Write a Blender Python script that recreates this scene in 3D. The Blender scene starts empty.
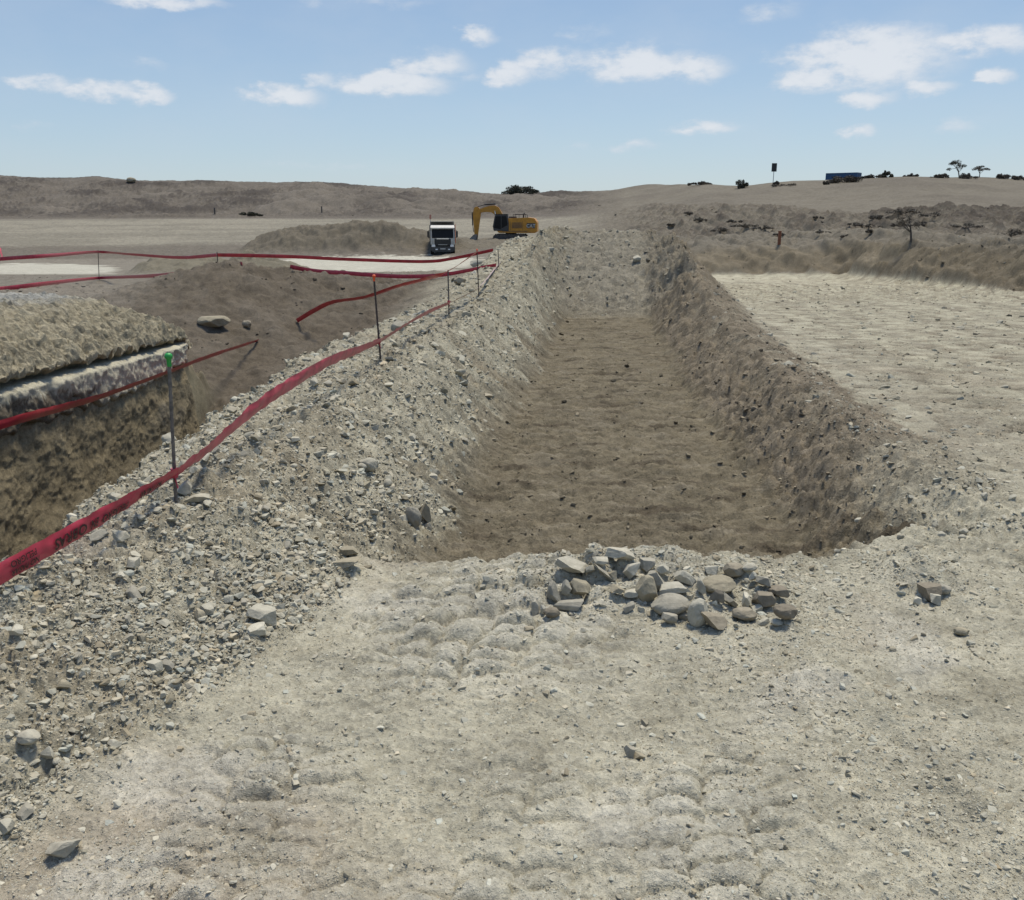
import bpy, bmesh, math, random
import numpy as np
from mathutils import Vector, Matrix, Euler

random.seed(7)
rng = np.random.default_rng(11)
scene = bpy.context.scene
COL = scene.collection

# ------------------------------------------------------------------ camera
F = 900.0; W = 1024; Hh = 900
PITCH = math.radians(14.6); CS, SN = math.cos(PITCH), math.sin(PITCH); EYE = 1.65
cd = bpy.data.cameras.new("camera"); cam = bpy.data.objects.new("camera", cd); COL.objects.link(cam)
cd.sensor_fit = 'HORIZONTAL'; cd.sensor_width = 36.0; cd.lens = 36.0 * F / W
cd.clip_start = 0.05; cd.clip_end = 5000
cam.location = (0, 0, EYE); cam.rotation_euler = (math.pi / 2 - PITCH, 0, 0)
scene.camera = cam

def ray(px, py):
    u = (px - 512) / F; v = (450 - py) / F
    return u, CS + v * SN, -SN + v * CS
def at(px, py, Y):
    x, y, z = ray(px, py); t = Y / y
    return Vector((x * t, Y, EYE + z * t))

# ------------------------------------------------------------------ noise
def _hash(ix, iy, seed):
    n = (ix.astype(np.int64) * 374761393 + iy.astype(np.int64) * 668265263 + seed * 1442695041) & 0xFFFFFFFF
    n = ((n ^ (n >> 13)) * 1274126177) & 0xFFFFFFFF
    return (n ^ (n >> 16)) & 0xFFFFFFFF
def perlin(x, y, seed=0):
    ix = np.floor(x); iy = np.floor(y); fx = x - ix; fy = y - iy
    u = fx * fx * fx * (fx * (fx * 6 - 15) + 10); v = fy * fy * fy * (fy * (fy * 6 - 15) + 10)
    def g(ox, oy):
        a = _hash(ix + ox, iy + oy, seed).astype(np.float64) * (2 * math.pi / 4294967296.0)
        return np.cos(a) * (fx - ox) + np.sin(a) * (fy - oy)
    a = g(0, 0); b = g(1, 0); c = g(0, 1); d = g(1, 1)
    return 1.5 * ((a * (1 - u) + b * u) * (1 - v) + (c * (1 - u) + d * u) * v)
def fbm(x, y, o=3, seed=0, gain=.5):
    s = 0; a = 1.0
    for i in range(o):
        s = s + a * perlin(x, y, seed + i * 17); x = x * 2.07 + 3.1; y = y * 2.07 - 1.7; a *= gain
    return s
def ridged(x, y, o=3, seed=0):
    s = 0; a = 1.0
    for i in range(o):
        s = s + a * (1 - 2 * np.abs(perlin(x, y, seed + i * 17))); x = x * 2.1 + 2.3; y = y * 2.1 - 4.7; a *= .5
    return s
def worley(x, y, seed=0, jit=.85):
    ix = np.floor(x); iy = np.floor(y); best = np.full(x.shape, 9.0); idv = np.zeros(x.shape)
    for ox in (-1, 0, 1):
        for oy in (-1, 0, 1):
            h1 = _hash(ix + ox, iy + oy, seed) / 4294967296.0; h2 = _hash(ix + ox, iy + oy, seed + 99) / 4294967296.0
            dx = ix + ox + .5 + (h1 - .5) * jit - x; dy = iy + oy + .5 + (h2 - .5) * jit - y
            d = dx * dx + dy * dy; m = d < best
            best = np.where(m, d, best); idv = np.where(m, h1 * .5 + h2 * .5, idv)
    return np.sqrt(best), idv
def sst(a, b, x):
    t = np.clip((x - a) / (b - a), 0, 1); return t * t * (3 - 2 * t)
def lerp(a, b, t): return a + (b - a) * t
ip = np.interp

# ------------------------------------------------------------------ far terrain loft
KPX = np.array([-500, 0, 130, 250, 430, 540, 600, 660, 700, 760, 850, 920, 1024, 1500.])
def plane(Y): return -.03 * Y
K = []
def kline(Ys, pys=None, zs=None):
    Ys = np.array(Ys, float)
    if pys is not None:
        v = (450 - np.array(pys, float)) / F
        zs = EYE + Ys * (-SN + v * CS) / (CS + v * SN)
    K.append((Ys, np.array(zs, float)))
kline([0] * 14, zs=[0] * 14)
y1 = [40, 40, 40, 40, 40, 44, 48, 48, 45.5, 45, 43, 37, 30, 22]
kline(y1, zs=[plane(y) for y in y1])
kline([90, 90, 90, 90, 90, 80, 65, 56, 49.5, 48.5, 46, 40, 33, 25.5], [259, 259, 259, 257, 257, 254, 250, 248, 253, 247, 240, 244, 252, 270])
kline([130, 130, 130, 130, 130, 120, 105, 90, 75, 72, 70, 62, 55, 50], [243, 243, 242, 240, 238, 238, 236, 236, 240, 234, 234, 238, 246, 256])
kline([168, 168, 168, 168, 168, 160, 140, 120, 100, 98, 92, 80, 76, 75], [222, 221, 221, 221, 222, 222, 220, 218, 222, 222, 222, 213, 217, 225])
kline([190, 190, 190, 190, 190, 190, 180, 165, 140, 130, 120, 110, 105, 105], [217, 216, 215, 214, 214, 210, 206, 204, 206, 208, 212, 209, 214, 220])
kline([240, 240, 240, 240, 240, 250, 250, 220, 190, 175, 168, 166, 165, 165], [172, 175, 178, 181, 188, 192, 191, 184, 183.5, 184, 179, 177, 179, 182])
K.append((K[-1][0] + 60, K[-1][1] - 2.0))
K.append((np.full(14, 2500.0), K[-1][1] - 12.0))
NLY, NLP = 900, 500
LY = np.linspace(math.log(1.0), math.log(2500), NLY); LPX = np.linspace(-500, 1500, NLP)
_Yk = np.array([ip(LPX, KPX, k[0]) for k in K]); _Zk = np.array([ip(LPX, KPX, k[1]) for k in K])
# skyline detail along the columns
sky_px = np.array([-500, 0, 60, 85, 100, 130, 160, 200, 250, 300, 340, 380, 440, 500, 540, 560, 580, 600, 640, 655, 680, 710, 740, 790, 850, 900, 960, 1024, 1500.])
sky_py = np.array([172, 175, 178.5, 178, 176, 180, 180.5, 180, 182, 182, 184, 187, 190, 193, 193, 190, 191, 190.5, 184, 183, 183, 182.5, 185, 181, 179.5, 177, 178, 180, 182])
sky_py = sky_py - np.where(sky_px < 470, 2.0, 0)
sky_py = sky_py - np.where((sky_px > 780) & (sky_px < 1100), 2.0, 0)
_v = (450 - ip(LPX, sky_px, sky_py)) / F
_Zk[6] = EYE + _Yk[6] * (-SN + _v * CS) / (CS + _v * SN); _Zk[7] = _Zk[6] - 2.0; _Zk[8] = _Zk[6] - 14
LT = np.empty((NLY, NLP)); LI = np.empty((NLY, NLP)); EY = np.exp(LY)
for j in range(NLP):
    LT[:, j] = ip(EY, _Yk[:, j], _Zk[:, j]); LI[:, j] = ip(EY, _Yk[:, j], np.arange(9))
def blur(a, n, ax):
    k = np.ones(2 * n + 1) / (2 * n + 1); p = [(0, 0), (0, 0)]; p[ax] = (n, n); b = np.pad(a, p, mode='edge')
    return np.apply_along_axis(lambda m: np.convolve(m, k, 'valid'), ax, b)
LTb = blur(blur(LT, 3, 0), 3, 0); LTb = blur(LTb, 2, 1)
def look(T, X, Y):
    Yc = np.maximum(Y, 1.01)
    px = 512 + F * 1.03 * X / np.maximum(Y, 3.0)
    fy = np.clip((np.log(Yc) - LY[0]) / (LY[1] - LY[0]), 0, NLY - 1.001); fp = np.clip((px + 500) / (LPX[1] - LPX[0]), 0, NLP - 1.001)
    iy = fy.astype(int); jp = fp.astype(int); a = fy - iy; b = fp - jp
    return (T[iy, jp] * (1 - b) + T[iy, jp + 1] * b) * (1 - a) + (T[iy + 1, jp] * (1 - b) + T[iy + 1, jp + 1] * b) * a

# ------------------------------------------------------------------ terrain
def slab_top(Y): return .02 - .047 * (Y - 8.8)
def xedge(Y): return np.where(Y < 10.5, -2.55, .1 * Y - 3.6) 
def terrain(X, Y):
    """height and surface colour of the ground at X, Y"""
    X = np.asarray(X, float); Y = np.asarray(Y, float)
    base = np.where(Y < 3, plane(Y), look(LTb, X, Y)); li = look(LI, X, Y)
    px = 512 + F * 1.03 * X / np.maximum(Y, 2.0)
    c = .3 + .1 * Y
    nA = fbm(X * .9, Y * .9, 3, 1); nB = fbm(X * 3.1, Y * 3.1, 3, 2); nC = fbm(X * 11, Y * 11, 3, 3); nD = fbm(X * 34, Y * 34, 2, 4)
    nC = nC * (.12 + .88 * sst(26, 9, Y)); nD = nD * (.05 + .95 * sst(9, 3.5, Y))
    w = X - c + .10 * nA * sst(0, 6, Y) + .05 * nB + .015 * nC
    near = 1 - sst(38, 50, Y)
    z = base.copy()
    # colours
    pale = np.array([.400, .371, .278]); padc = np.array([.405, .376, .275]); brown = np.array([.172, .146, .098]); dsoil = np.array([.120, .099, .072])
    yell = np.array([.30, .268, .18]); hill = np.array([.118, .102, .082]); dune = np.array([.155, .137, .105]); wallc = np.array([.14, .115, .075])
    road = np.array([.225, .205, .158]); bank = np.array([.140, .117, .080]); lightp = np.array([.42, .40, .325])
    C = np.ones(X.shape + (3,)) * pale
    def mix(col, m):
        nonlocal C
        C = C * (1 - m[..., None]) + col * m[..., None]
    mix(np.array([.135, .118, .093]), sst(1.0, 1.25, li) * sst(40, 46, Y))
    # ---- left low ground, deep cut and left bank
    xe = xedge(Y) + .10 * nB * sst(3, 8, Y) + .05 * nC + .12 * nA
    bot = ip(Y, [0, 10, 12, 14, 16, 20, 25, 30, 36], [-2.3, -2.25, -2.1, -1.65, -1.2, -.85, -.5, -.8, -1.08])
    bot = bot + .06 * nB + .1 * nA
    mound = .88 * np.exp(-((X + 7.1) / 2.6) ** 2 - ((Y - 22.5) / 3.2) ** 2) + .42 * np.exp(-((X + 4.4) / 2.2) ** 2 - ((Y - 25.5) / 3.0) ** 2) + .22 * np.exp(-((X + 1.6) / 1.4) ** 2 - ((Y - 26) / 3.0) ** 2)
    mound = mound * (1 + .12 * nA + .05 * nB)
    st = slab_top(Y)
    rel = ip(-X, [4.8, 5.0, 5.25, 5.7, 6.5, 7.2, 12], [-.12, -.06, .1, .38, .66, .72, .85])
    bankz = st + rel + .05 * nA + .035 * nB + .02 * nC
    bankz = lerp(bankz, base + .45 + .05 * nB, sst(14.5, 19, Y + .4 * nA))
    bankz = lerp(bankz, base, sst(26, 38, Y))
    endb = sst(13.6, 15.6, Y + .35 * nB + .3 * nA + np.clip((-5.6 - X) * .5, -1, 1.5) * 0)   # the bank ends, soil slope follows
    low = bot + mound
    backl = ip(Y, [0, 14, 16, 19, 24, 30, 38], [-2, -1.2, -.75, -.45, -.45, -.75, -1.14]) + mound + .05 * nB
    side = sst(-4.2, -7.0, X)
    low2 = lerp(low, backl, side)
    wall = sst(-4.98, -5.22, X)
    leftz = lerp(low, bankz, wall)
    leftz = lerp(leftz, low2, endb * (1 - sst(-9.5, -13, X)) )
    lm = sst(.0, -.34, X - xe) if False else np.clip((xe - X) / (.30 + np.clip(Y - 11, 0, 8) * .16), 0, 1)
    lm = lm * near
    # ---- loading trench and its berms
    Yl = Y - (.48 * sst(.75, 1.5, w) + .10 * nB) * sst(9, 6, Y)
    fl = ip(Yl, [0, 4.50, 5.25, 6.2, 24, 26.5, 34.5, 37, 47], [0, 0, .62, .55, .5, .42, -1.95, -2.15, 0])
    lip = sst(4.45, 4.7, Yl)
    floor = base - fl + (.024 * nC + .016 * nD) * lip + .03 * nB * lip + .030 * perlin(X * 3.5, Y * 15, 33) * lip + .03 * perlin(X * 1.1, Y * 7, 31) * lip
    hC = ip(Y, [0, 2.5, 4, 6, 10, 16, 21, 27, 34, 39, 48], [.22, .34, .36, .32, .40, .48, .58, 1.2, 1.98, 2.1, 0])
    hS = ip(Y, [0, 3, 5.4, 10.3, 21, 27, 34, 39, 48], [.05, .06, .10, .32, .45, .95, 1.75, 1.9, 0])
    wf = ip(Y, [0, 2, 3.3, 5.6, 7, 38], [1.70, 1.78, 1.52, 1.38, 1.36, 1.34])
    wc = ip(Y, [0, 2.5, 4, 7, 38], [2.6, 2.5, 2.55, 2.5, 2.4])
    t = np.clip((-w - wf) / (wc - wf), 0, 1); t = t * .6 + .4 * sst(0, 1, t)
    rub = sst(.03, .25, (-w - wf)) * near * (1 - lm)
    zc = base + hC * (1 + .25 * nA * sst(8, 1, Y) + .12 * nB); zs = base + hS
    zl = lerp(floor, zc, t); zl = lerp(zl, zs, sst(0, 1, (-w - wc) / .55))
    zl = zl + rub * (.030 * nB + .026 * nC + .012 * nD + .018 * np.clip(Y / 10, .3, 2) * ridged(X * 6 + nB, Y * 6, 2, 41))
    hR = ip(Y, [0, 4.4, 6, 9, 13, 18, 22, 27, 34, 39, 48], [.0, .02, .03, .07, .14, .26, .46, 1.0, 1.5, 1.75, 0])
    wf2 = ip(Y, [0, 5.5, 9, 13, 38], [1.34, 1.26, 1.10, 1.0, .95]); wc2 = ip(Y, [0, 5, 9, 13, 34], [2.0, 2.15, 2.05, 2.05, 2.4])
    t2 = np.clip((w - wf2) / (wc2 - wf2), 0, 1); t2 = t2 * .6 + .4 * sst(0, 1, t2)
    zr = lerp(floor, base + hR * (1 + .3 * nA + .2 * nB), t2)
    outw = np.maximum(.5, hR * 1.35 + .5 * sst(6, 11, Y) * sst(30, 22, Y))
    t3 = np.clip((w - wc2) / outw, 0, 1)
    rubR = sst(.05, .3, w - wf2) * (1 - sst(.75, 1.15, t3 + .2 * nB)) * near * sst(4.0, 5.2, Y)
    zr = lerp(zr, base, t3 * .5 + .5 * sst(0, 1, t3))
    zr = zr + rubR * (.045 * nB + .026 * nC + .012 * nD)
    pm = (Y > 1) & (Y < 38) & ((rub > .02) | (rubR > .05) | (np.abs(w) < 2.9) & (Y > 26))
    if pm.any():
        xp, yp = X[pm], Y[pm]; wob_ = .06 * nB[pm]
        d1, i1 = worley((xp + wob_) * 9, (yp - wob_) * 9, 201); d2, i2 = worley(xp * 23 + wob_, yp * 23, 202)
        h1 = (i1 - .5) * .085 * (1 - .6 * d1) ; h2 = (i2 - .5) * .032
        far_ = sst(8, 20, yp); d3, i3 = worley(xp * 4, yp * 4, 203)
        hp = h1 * .8 + h2 + far_ * (i3 - .5) * .16 * (1 - .5 * d3)
        amt = np.maximum(np.maximum(rub[pm], rubR[pm] * .22), sst(26, 28, yp) * .9)
        zl[pm] += hp * amt; zr[pm] += hp * amt
    # terrain noise elsewhere
    zz = np.where(w < 0, zl, zr)
    far_face = sst(25.5, 28, Y) * (1 - sst(36, 42, Y)) * sst(2.9, 2.0, np.abs(w))
    zz = zz + far_face * (.09 * nA + .07 * nB + .03 * nC)
    z = lerp(z, zz, near)
    z = lerp(z, leftz, lm)
    left_low = lm
    # ---- foreground lumps, tracks
    flat = np.clip(1 - rub * 1.2 - rubR - lm, 0, 1) * (1 - lip * sst(1.7, 1.5, np.abs(w)))
    nr = (Y < 16) & (Y > 1)
    lump = np.zeros(X.shape); gap_ = np.zeros(X.shape)
    if nr.any():
        xs, ys, fl_ = X[nr], Y[nr], flat[nr]
        nb = nB[nr]
        nw = fbm(xs * 2.2 + 7, ys * 2.2, 3, 57); nw2 = fbm(xs * 5.5 + 3, ys * 5.5, 2, 58)
        ul = (xs - .17 * ys + .06 * nw + .02 * nw2) / .175; uc = np.floor(ul); uf = ul - uc - .5
        hcol = _hash(uc, uc * 0, 55) / 4294967296.0
        fv = ys / .098 + 1.25 * uf * uf + hcol * 1.0 + .38 * nw + .16 * nw2; vc = np.floor(fv); ff = np.abs(2 * (fv - vc) - 1)
        cid = _hash(uc, vc, 56) / 4294967296.0
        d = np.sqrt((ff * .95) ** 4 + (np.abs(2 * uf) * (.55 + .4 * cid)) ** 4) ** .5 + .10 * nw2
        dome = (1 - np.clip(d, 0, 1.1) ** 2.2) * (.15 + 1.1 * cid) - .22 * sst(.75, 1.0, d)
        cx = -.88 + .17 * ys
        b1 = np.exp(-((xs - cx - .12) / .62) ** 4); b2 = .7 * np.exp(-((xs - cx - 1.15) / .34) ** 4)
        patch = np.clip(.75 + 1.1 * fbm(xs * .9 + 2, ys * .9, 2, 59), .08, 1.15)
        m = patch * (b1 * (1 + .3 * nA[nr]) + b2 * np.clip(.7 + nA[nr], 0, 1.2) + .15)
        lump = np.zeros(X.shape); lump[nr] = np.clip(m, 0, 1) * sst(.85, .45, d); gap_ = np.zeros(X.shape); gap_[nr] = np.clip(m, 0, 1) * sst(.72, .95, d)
        d4, i4 = worley(xs * 15 + .5 * nb, ys * 15, 7); d5, i5 = worley(xs * 38, ys * 38, 8)
        hh = .039 * m * dome + (i4 - .5) * .012 * (.4 + np.clip(nb, 0, 1)) + (i5 - .5) * .007
        # cleated wheel marks on the right side
        bw = np.exp(-((xs - (2.05 + .17 * ys)) / .22) ** 4) + .8 * np.exp(-((xs - (3.2 + .2 * ys)) / .25) ** 4)
        hh = hh + .026 * bw * (.6 + .5 * nA[nr]) * np.sin((ys + .35 * xs + .02 * nb) * 2 * math.pi / .13) * sst(2.5, 3.5, ys)
        hh = hh + .035 * np.exp(-((xs - (1.05 + .02 * ys + .45 * (4.3 - ys) * .33)) / .05) ** 2) * sst(4.3, 3.9, ys) * (.4 + nb)
        hh = hh + (.012 * nB[nr] + .010 * nC[nr] + .006 * nD[nr]) * (.25 + .75 * sst(10, 4, ys)) + .014 * nA[nr] * sst(14, 6, ys)
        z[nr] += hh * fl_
    wt = np.zeros(X.shape)
    for kk_, of in enumerate((2.75, 3.15, 4.35, 4.85, 6.2, 6.75, 8.6)):
        du = X - (of + .13 * Y + .35 * np.sin(Y * .17 + kk_ * 1.3))
        wt = np.maximum(wt, np.exp(-(du / .15) ** 4) * (.45 + .55 * np.clip(.5 + nA, 0, 1)) * sst(3.5, 5, Y) * sst(40, 25, Y))
    wt = wt * flat
    z = z + wt * (-.012 + .010 * np.sin((Y + .3 * X + .03 * nB) * 2 * math.pi / .16) * sst(18, 8, Y))
    hook = np.exp(-((Y - 13.3 - 1.25 * np.sqrt(np.clip(X - 5.55, 0, 9)) + .08 * nB) / .07) ** 2) * sst(5.5, 5.7, X) * sst(9.8, 8.8, X)
    z = z + .03 * hook * flat
    z = z + .09 * np.exp(-((X - .72) / .62) ** 4 - ((Y - 4.22) / .30) ** 2) * (1 + .4 * nB + .2 * nC)
    z = z + .12 * np.exp(-((X - 2.05) / .16) ** 2 - ((Y - 4.25) / .25) ** 2) * (1 + .5 * nB)
    # ---- far roughness
    farm = sst(38, 55, Y)
    n1 = fbm(X * .055, Y * .055, 4, 61); n2 = fbm(X * .35, Y * .35, 4, 62); n3 = fbm(X * 1.3, Y * 1.3, 3, 63)
    ridge = sst(4.25, 5.2, li); leftside = sst(640, 560, px)
    bankm = sst(1.0, 1.12, li) * (1 - sst(2.2, 3.2, li)) * sst(600, 690, px)
    scrubm = sst(2.2, 3.0, li) * (1 - sst(4.3, 5.0, li)) * sst(560, 680, px)
    z = z + ridge * leftside * (.9 * n1 + .5 * n2 + .2 * n3) * (1 - .7 * sst(5.7, 6, li))
    tops = np.full(X.shape, -50.0); fr_ = (Y > 150) & (Y < 300)
    if fr_.any():
        xq, yq, tq = X[fr_], Y[fr_], tops[fr_]; cr = np.random.default_rng(77); nq = n2[fr_]
        for _ in range(46):
            cpx = cr.uniform(-350, 560); cy = cr.uniform(192, 236); cxq = (cpx - 512) / (F * 1.03) * cy
            pk = ip(cy, [188, 240], [217, 185]) - cr.uniform(3, 13); vq = (450 - max(pk, ip(cpx, sky_px, sky_py) + 1)) / F
            zp = EYE + cy * (-SN + vq * CS) / (CS + vq * SN)
            dq = np.sqrt(((xq - cxq) / cr.uniform(1, 2.4)) ** 2 + (yq - cy) ** 2)
            tq = np.maximum(tq, zp - .46 * np.sqrt(dq * dq + 4) + .9 + .45 * nq)
        # low spoil windrow at the foot of the ridge
        pq = px[fr_]; wz = ip(pq, [60, 100, 150, 190, 230, 300, 380], [224, 216, 213.5, 214.5, 216, 217, 224]); vq = (450 - wz) / F
        zw = EYE + 180 * (-SN + vq * CS) / (CS + vq * SN)
        tq = np.maximum(tq, zw - .45 * np.abs(yq - 180) + .4 * nq)
        tops[fr_] = tq
    conem = np.where(leftside > .5, sst(-.3, .8, tops - z), 0)
    z = np.where(leftside > .5, np.maximum(z, tops), z)
    z = z + ridge * (1 - leftside) * (.45 * n1 + .06 * n2) * (1 - .6 * sst(5.6, 6, li))
    rill = ridged(X * .55 + .5 * n2, Y * .12, 2, 70)
    z = z + bankm * (.30 * rill + .25 * n2 + .16 * n3)
    ero = ridged(X * .22 + .25 * n2, Y * .10 + .12 * X, 3, 76)
    z = z + scrubm * (.8 * n1 + .42 * n2 + .30 * n3 + .35 * ero)
    z = z + farm * (1 - ridge) * leftside * (.06 * n2 + .09 * n3) * sst(1.5, 2, li)
    wind = np.exp(-((Y - 50 - 2 * n2) / 3.2) ** 2) * sst(115, 150, px) * (1 - sst(270, 330, px))
    z = z + wind * (.75 + .35 * n2 + .15 * n3)
    # spoil heap behind the lorry, ledge under the digger
    py_c = ip(px, [200, 240, 262, 290, 320, 350, 385, 410, 432, 455, 475, 490, 530, 560, 590], [258, 249, 236, 230, 227.5, 224.5, 224, 230, 234, 240, 243, 241.5, 241.5, 242, 246])
    zt = EYE + 103 * (-SN + (450 - py_c) / F * CS) / (CS + (450 - py_c) / F * SN)
    wob = 1 + .12 * n2
    prof = sst(95.5, 103, Y + .8 * n2) * (1 - sst(106, 112, Y) * sst(470, 440, px)) * (1 - sst(119, 126, Y)) * sst(205, 245, px) * (1 - sst(560, 600, px))
    hz = np.maximum(zt - base, 0) * wob
    heap = prof * hz
    z = z + heap + prof * (.12 * rill * np.clip(hz, 0, 1) + .1 * n3 * np.clip(hz, 0, 1))
    # ---- colour zones
    vary = fbm(X * .5, Y * .5, 4, 80)
    mix(padc, sst(2.6, 4.5, w + .6 * vary) * sst(3, 9, Y) * .8)
    streak = fbm(X * .55, Y * 3.2, 3, 81)
    mix(np.array([.235, .212, .155]), np.clip(streak * .9 + .9 * fbm((X - .13 * Y) * 1.5, Y * .14, 3, 91) - .12, 0, .75) * sst(4, 10, Y) * sst(2.0, 3.5, w))
    mix(np.array([.33, .27, .20]), np.clip(vary * 1.2 - .25, 0, .6) * flat * sst(20, 8, Y))
    mix(np.array([.30, .272, .195]), np.clip(nB * .9 - .05, 0, .55) * flat * sst(16, 9, Y))
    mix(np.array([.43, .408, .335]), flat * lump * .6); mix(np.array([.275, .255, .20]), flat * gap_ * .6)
    mix(np.array([.47, .445, .37]), flat * np.clip(fbm(X * 1.4 + 9, Y * 1.4, 3, 90) * 1.3 - .45, 0, .6) * sst(5, 3, Y))
    mix(np.array([.30, .272, .205]), wt * .8); mix(np.array([.24, .21, .15]), hook * flat * .7)
    # trench: brown floor, brown lower walls
    infl = lip * sst(-.55, -.12, w + wf + .20 * np.clip(nA, -1, 1) + .16 * nB + .10 * nC)
    infl = infl * (1 - sst(.22, .66, w - wf2 - .15 * nA - .15 * nB - .4 * sst(6, 10, Y) * sst(26, 12, Y))) * (1 - sst(25.6, 29, Y + .6 * nA)) * near
    tr = brown * (1 + .0)
    mix(tr, infl)
    mix(np.array([.21, .182, .130]), infl * np.clip(fbm(X * 1.5, Y * 9, 3, 84) * 1.1 + .3 * nB - .1, 0, .7))
    mix(np.array([.085, .068, .046]), infl * np.clip(fbm(X * 1.2, Y * 6, 4, 85) * 1.3 - .15, 0, .75))
    # right berm soil
    mix(np.array([.20, .168, .120]), np.clip(rubR * (.95 + .4 * nA + .3 * nB), 0, 1) * sst(5, 8, Y))
    mix(np.array([.22, .198, .152]), far_face * .85)
    # left berm rubble tint
    mix(np.array([.275, .25, .185]), rub * np.clip(.4 + .6 * nB, 0, .8))
    mix(np.array([.25, .213, .15]), rub * np.clip(nA * .9 - .1, 0, .6))
    mix(np.array([.235, .185, .165]), near * np.exp(-((X + 2.15) / .35) ** 2 - ((Y - 3.9) / .5) ** 2) * .55)
    # left low ground
    mix(dsoil, lm)
    mix(np.array([.150, .128, .098]), lm * np.clip(nA * .8 + .15, 0, .7) * sst(12, 17, Y))
    mix(wallc * (1 + .0), lm * sst(15.5, 13.5, Y + .5 * nA))
    mix(np.array([.20, .165, .115]), lm * sst(15.5, 13.5, Y) * np.clip(fbm(X * 4, Y * 1.6, 3, 87) * 1.2, 0, .6))
    bm = lm * sst(-4.95, -5.1, X) * (1 - endb)
    mix(yell, bm)
    mix(np.array([.34, .33, .29]), lm * sst(-5.9, -7.0, X + .5 * nA + .2 * nB) * (1 - endb) * (1 - sst(17, 24, Y)))
    mix(np.array([.22, .195, .155]), lm * sst(-7, -10, X + nA) * sst(12, 20, Y) * .8)
    # far colours
    mix(np.array([.185, .165, .13]), sst(24, 32, Y) * (1 - sst(85, 92, Y)) * sst(560, 470, px) * (1 - near * (1 - lm)))
    lp = sst(.38, .5, n1 * .3 + .62) * 0
    patch1 = sst(0, .3, 1 - ((px - 40 + 8 * n3) / 78) ** 2 - ((Y - 58 - 5 * n2) / 16) ** 2)
    patch2 = sst(0, .3, 1 - ((px - 378 + 8 * n3) / 112) ** 2 - ((Y - 70 - 6 * n2) / 23) ** 2)
    mix(lightp, np.clip(patch1 + patch2, 0, 1) * .9 * farm)
    roadm = sst(2.55, 2.95, li + .1 * n2) * (1 - sst(4.2, 4.7, li + .1 * n2)) * leftside
    mix(np.array([.185, .168, .13]), roadm)
    mix(road, roadm * np.clip(.15 + 1.3 * fbm(X * .05, Y * .16, 4, 88) + .5 * sst(3.3, 3.8, li) + .3 * n2, 0, 1))
    mix(np.array([.16, .142, .10]), np.clip(wind * 2, 0, 1) * .85)
    mix(np.array([.125, .108, .080]), np.clip(prof * 4, 0, 1) * np.clip(hz * 3, 0, 1))
    mix(np.array([.165, .145, .108]), np.clip(prof * 4, 0, 1) * np.clip(hz, 0, 1) * sst(455, 480, px) * .7)
    mix(hill, sst(4.15, 4.5, li + .12 * n2) * leftside)
    mix(np.array([.150, .130, .104]), conem * .8 * ridge)  # heaps painted lighter, standing in for relief that flat light hides
    mix(np.array([.140, .123, .100]), ridge * leftside * np.clip(n2 * .8 + .1, 0, .55))
    mix(np.array([.055, .047, .040]), ridge * leftside * np.clip(n1 * 2.0 + n3 * .9 + n2 * .4, 0, .8) * (1 - .6 * conem))  # dark patches put into the colour for the same relief contrast
    mix(dune, sst(1.0, 1.08, li) * (1 - leftside) )
    mix(bank, bankm * (1 - sst(1.7, 2.1, li + .2 * n2)))
    mix(np.array([.195, .165, .115]), bankm * (1 - sst(1.7, 2.1, li + .2 * n2)) * np.clip(.3 + .6 * n2, 0, .8))
    mix(np.array([.145, .127, .098]), scrubm * np.clip(.35 + n2 * .5, 0, .8))
    mix(np.array([.075, .062, .050]), scrubm * np.clip(n3 * .9 + n2 * .9 - .12, 0, .75))
    hum = scrubm * sst(850, 900, px) * sst(3.1, 3.6, li)
    mix(np.array([.066, .056, .045]), hum * np.clip(.55 + n3 * .7, 0, .9))
    mix(np.array([.10, .085, .068]), ridge * (1 - leftside) * np.clip(n1 * .5 + .1, 0, .4))
    zone = dict(rub=rub, rubR=rubR, infl=infl, lm=lm, flat=flat, far_face=far_face, w=w, li=li, px=px, bm=bm)
    C = C * (1 + .10 * nC * (1 - farm) + .07 * nD * (1 - farm) + .06 * n2 * farm)[..., None]
    zone['chip'] = np.clip(rub * 1.0 + .8 * rubR + .9 * far_face + .45 * flat * (1 - sst(30, 45, Y)) + .7 * infl + .5 * lm + .35 * farm, 0, 1)
    return z, np.clip(C, .01, .8), zone

def gz(x, y):
    return float(terrain(np.array([x]), np.array([y]))[0][0])
_TS = np.concatenate([np.geomspace(1.3, 60, 2600), np.geomspace(60.2, 320, 1800)])
def ground_at(px, py, ymin=1.3):
    x, y, z = ray(px, py); Ys = _TS[_TS > ymin]
    h = terrain(Ys * x / y, Ys)[0]; zr = EYE + z / y * Ys
    k = np.argmax(h >= zr)
    Y = Ys[k]
    return Vector((Y * x / y, Y, h[k]))

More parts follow.
